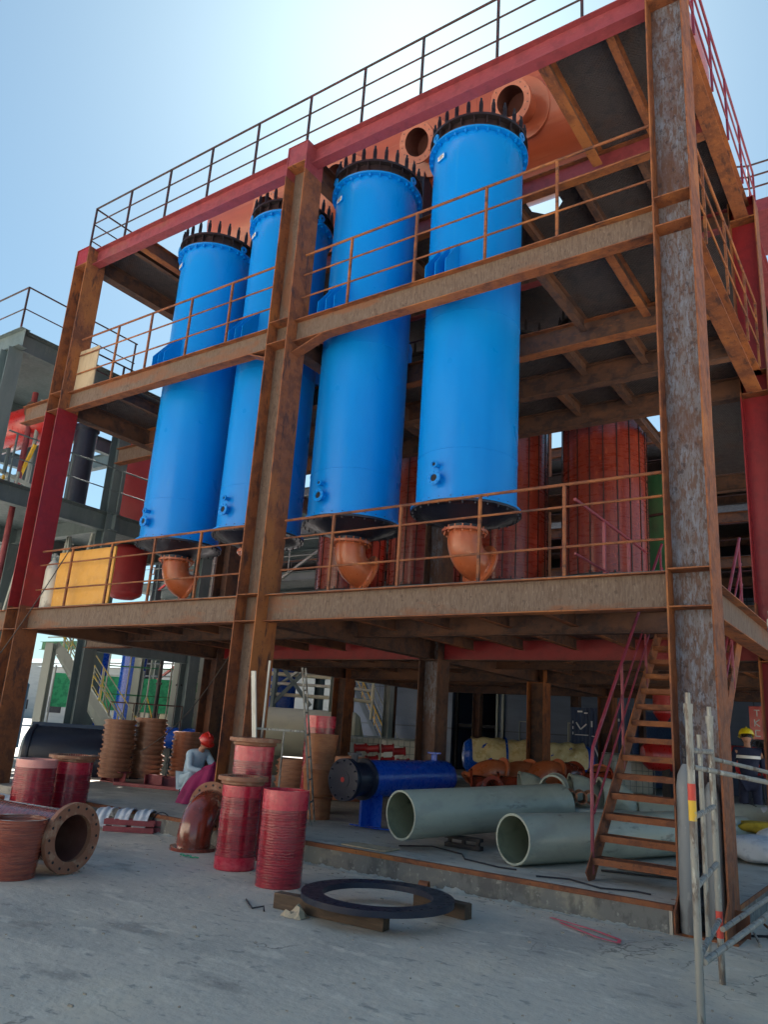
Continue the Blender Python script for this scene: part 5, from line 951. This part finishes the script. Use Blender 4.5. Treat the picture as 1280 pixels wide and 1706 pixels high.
vs.append((.22,0,.68)); m.add(vs,[(j*n_+i,j*n_+(i+1)%n_,(j+1)*n_+(i+1)%n_,(j+1)*n_+i) for j in range(k_) for i in range(n_)]+[(k_*n_+i,k_*n_+(i+1)%n_,len(vs)-1) for i in range(n_)])
tag(m.build('magenta_cloth',MAG,sharp=180),'magenta cloth draped over a load in front of the crouching person','cloth',loc=(-8.5,1.5,PZ),rot=.5)
# ------------------------------------------------------------ second frame behind, seen through the first
rs = thing('rear_steel_structure','dark multi level steel structure seen through the rusty frame behind the red lagged vessels','steel structure',(-8,18.2,0))
for x in (-31,-25,-18.2,-13.86,-9.6,-7.13,-1.6,2.6):
    for y in (0,3.2): m = MB(); a = x+8; m.box(a-.16,a-.145,y,y+.3,0,12.5); m.box(a+.145,a+.16,y,y+.3,0,12.5); m.box(a-.145,a+.145,y+.143,y+.157,0,12.5); m.build('column',[DZ if x<-2 else PRZ],rs)
for z in (4.6,6.1,7.7,9.2,10.8,12.4):
    for y in (.15,3.35): m = MB(); m.hx(-24,14,y,z,.2,.34,mf=0,mw=1); m.build('beam',[RX if y<1 else DX,DX],rs)
    m = MB(); m.box(-24,14,.0,7.6,z+.002,z+.012); m.build('deck_plate',DECK,rs)
    if z < 12: rail((-24,0,z),(14,0,z),[2*k for k in range(20)],(1.1,.55),RAILD,1.1,par=rs)
for k,(x,z,h,r,mt) in enumerate(((-3.4,4.62,1.2,.5,GREENP),(-6.5,4.62,1.2,.6,REDT),(.5,6.12,1.3,.6,GREENP),(3.3,4.62,1.1,.5,STEELL),(-9.5,6.12,1.2,.6,REDT),(6,7.72,1.2,.6,STEELL),(-1,7.72,1.2,.5,REDT),(8.5,4.62,1.2,.5,REDT))):
    t = thing('drum',['green drum on the lowest deck behind','crimson drum on the lowest deck behind','green drum on the second deck behind','pale grey drum on the lowest deck behind','crimson drum on the second deck behind','pale grey drum on the third deck behind','crimson drum on the third deck behind','crimson drum at the right end of the lowest deck behind'][k]+' the rusty frame','drum',(x-8,19.8,z)); m = MB(); m.lathe([(0,0),(r,0),(r,h),(r*.7,h+.1),(0,h+.12)],n=28); m.build('shell',mt,t)
# ------------------------------------------------------------ tube scaffold and netting in the left bay
t = thing('tube_scaffold','thin steel tube scaffold with cross bracing beyond the flange ring stacks','scaffold',(-18.0,6.3,0)); dv = V(.826,.563,0)
for k in range(6): m = MB(); c = dv*(.62*k); m.tube(c,c+V(0,0,3.6),.024,n=6); m.build('standard',[STEELL,SCAF][k%2],t)
for z in (.5,1.3,2.1,2.9,3.5): m = MB(); m.tube(V(0,0,z),dv*3.15+V(0,0,z),.02,n=6); m.build('ledger',[STEELL,GREENP][int(z*10)%2],t)
for k in range(0,5): m = MB(); m.tube(dv*(.62*k)+V(0,0,.5 if k%2 else 2.1),dv*(.62*(k+1))+V(0,0,2.1 if k%2 else .5),.017,n=6); m.build('brace',[SCAF,SCYEL][k==2],t)
t = thing('green_netting','green safety netting on a tube frame far behind the left bay','netting',(-22.5,7.5,0)); m = MB(); m.obox(dv*2.2+V(0,0,2.2),dv*4.4,V(-.56,.82,0)*.012,V(0,0,1.1)); m.build('net',mat('green_net',(.02,.3,.14),[((.01,.16,.09),(6,6,6),.45,.6,.7)],.8),t); m = MB(); [m.tube(dv*q,dv*q+V(0,0,3),.03,n=6) for q in (0,1.5,3,4.4)]; m.build('frame',STEELL,t)
for k,(a,b,l) in enumerate((((-16.5,-.0,6.3),(-15.2,-.0,9.2),'red slanting pipe on the grey structure at far left, lower end left'),((-17.6,.2,6.3),(-16.4,.2,8.6),'second red slanting pipe on the grey structure, farther left'))): m = MB(); m.tube((0,0,0),Vector(b)-Vector(a),.06,n=10); tag(m.build('slanting_pipe',REDP),l,'pipe',loc=a)
for k,(p_,l) in enumerate((([(-3.9,.6,.25),(-3.6,.9,.26),(-3.1,.75,.25),(-2.9,.45,.25),(-2.4,.3,.25),(-2.0,.35,.25)],'thin black hose snaking on the slab between the two big pipes'),([(-1.9,.15,.25),(-1.6,.3,.25),(-1.2,.1,.25),(-.9,.25,.25),(-.6,.2,.25)],'thin black hose on the slab in front of the stair foot'))):
    m = MB(); q = []
    for a,b in zip(p_,p_[1:]): q += [Vector(a).lerp(Vector(b),f) for f in (0,.5)]
    m.sweep(q,.009,6); tag(m.build('hose',BLACK),l,'hose')
gb = thing('grey_structure','second grey steel structure with crossed bracing, behind the first one at far left','steel structure',(-26,11.5,0))
for i in range(5):
    x = i*3.1
    for y in (0,3): m = MB(); m.box(x-.13,x-.115,y-.13,y+.13,0,9.6); m.box(x+.115,x+.13,y-.13,y+.13,0,9.6); m.box(x-.115,x+.115,y-.007,y+.007,0,9.6); m.build('column',STEELG if i%2 else STEELL,gb)
for z in (4.4,6.6,8.2,9.6):
    for y in (0,3): m = MB(); m.hx(0,12.4,y,z,.2,.3,mf=0,mw=0); m.build('beam',STEELG,gb)
    m = MB(); m.box(0,12.4,.11,2.89,z+.003,z+.012); m.build('deck_plate',STEELG,gb); rail((0,-.1,z),(12.4,-.1,z),[0,2,4,6,8,10,12.4],(1.1,.55),STEELL,1.1,par=gb)
    for i in range(4):
        if (i+int(z))%2: m = MB(); m.bar((i*3.1+.15,-.02,z-1.9),(i*3.1+2.95,-.02,z-.35),.08,.08); m.build('brace',[STEELL,REDP,STEELG][i%3],gb)
for k,(x,z,r,h,mt,l) in enumerate(((1.2,4.42,.5,1.5,REDP,'red drum on the lower deck of the far grey structure'),(4.6,6.62,.55,1.2,REDT,'crimson drum on the middle deck of the far grey structure'),(8.0,4.42,.5,1.6,REDP,'second red drum on the lower deck of the far grey structure, farther right'),(10.6,6.62,.5,1.2,STEELL,'pale drum on the middle deck of the far grey structure'))):
    t = thing('drum',l,'drum',(-26+x,13,z)); m = MB(); m.lathe([(0,0),(r,0),(r,h),(r*.6,h+.12),(0,h+.15)],n=28); m.build('shell',mt,t); m = MB(); m.tube((0,0,h),(0,0,h+.4),.08,n=10); m.build('nozzle',mt,t)
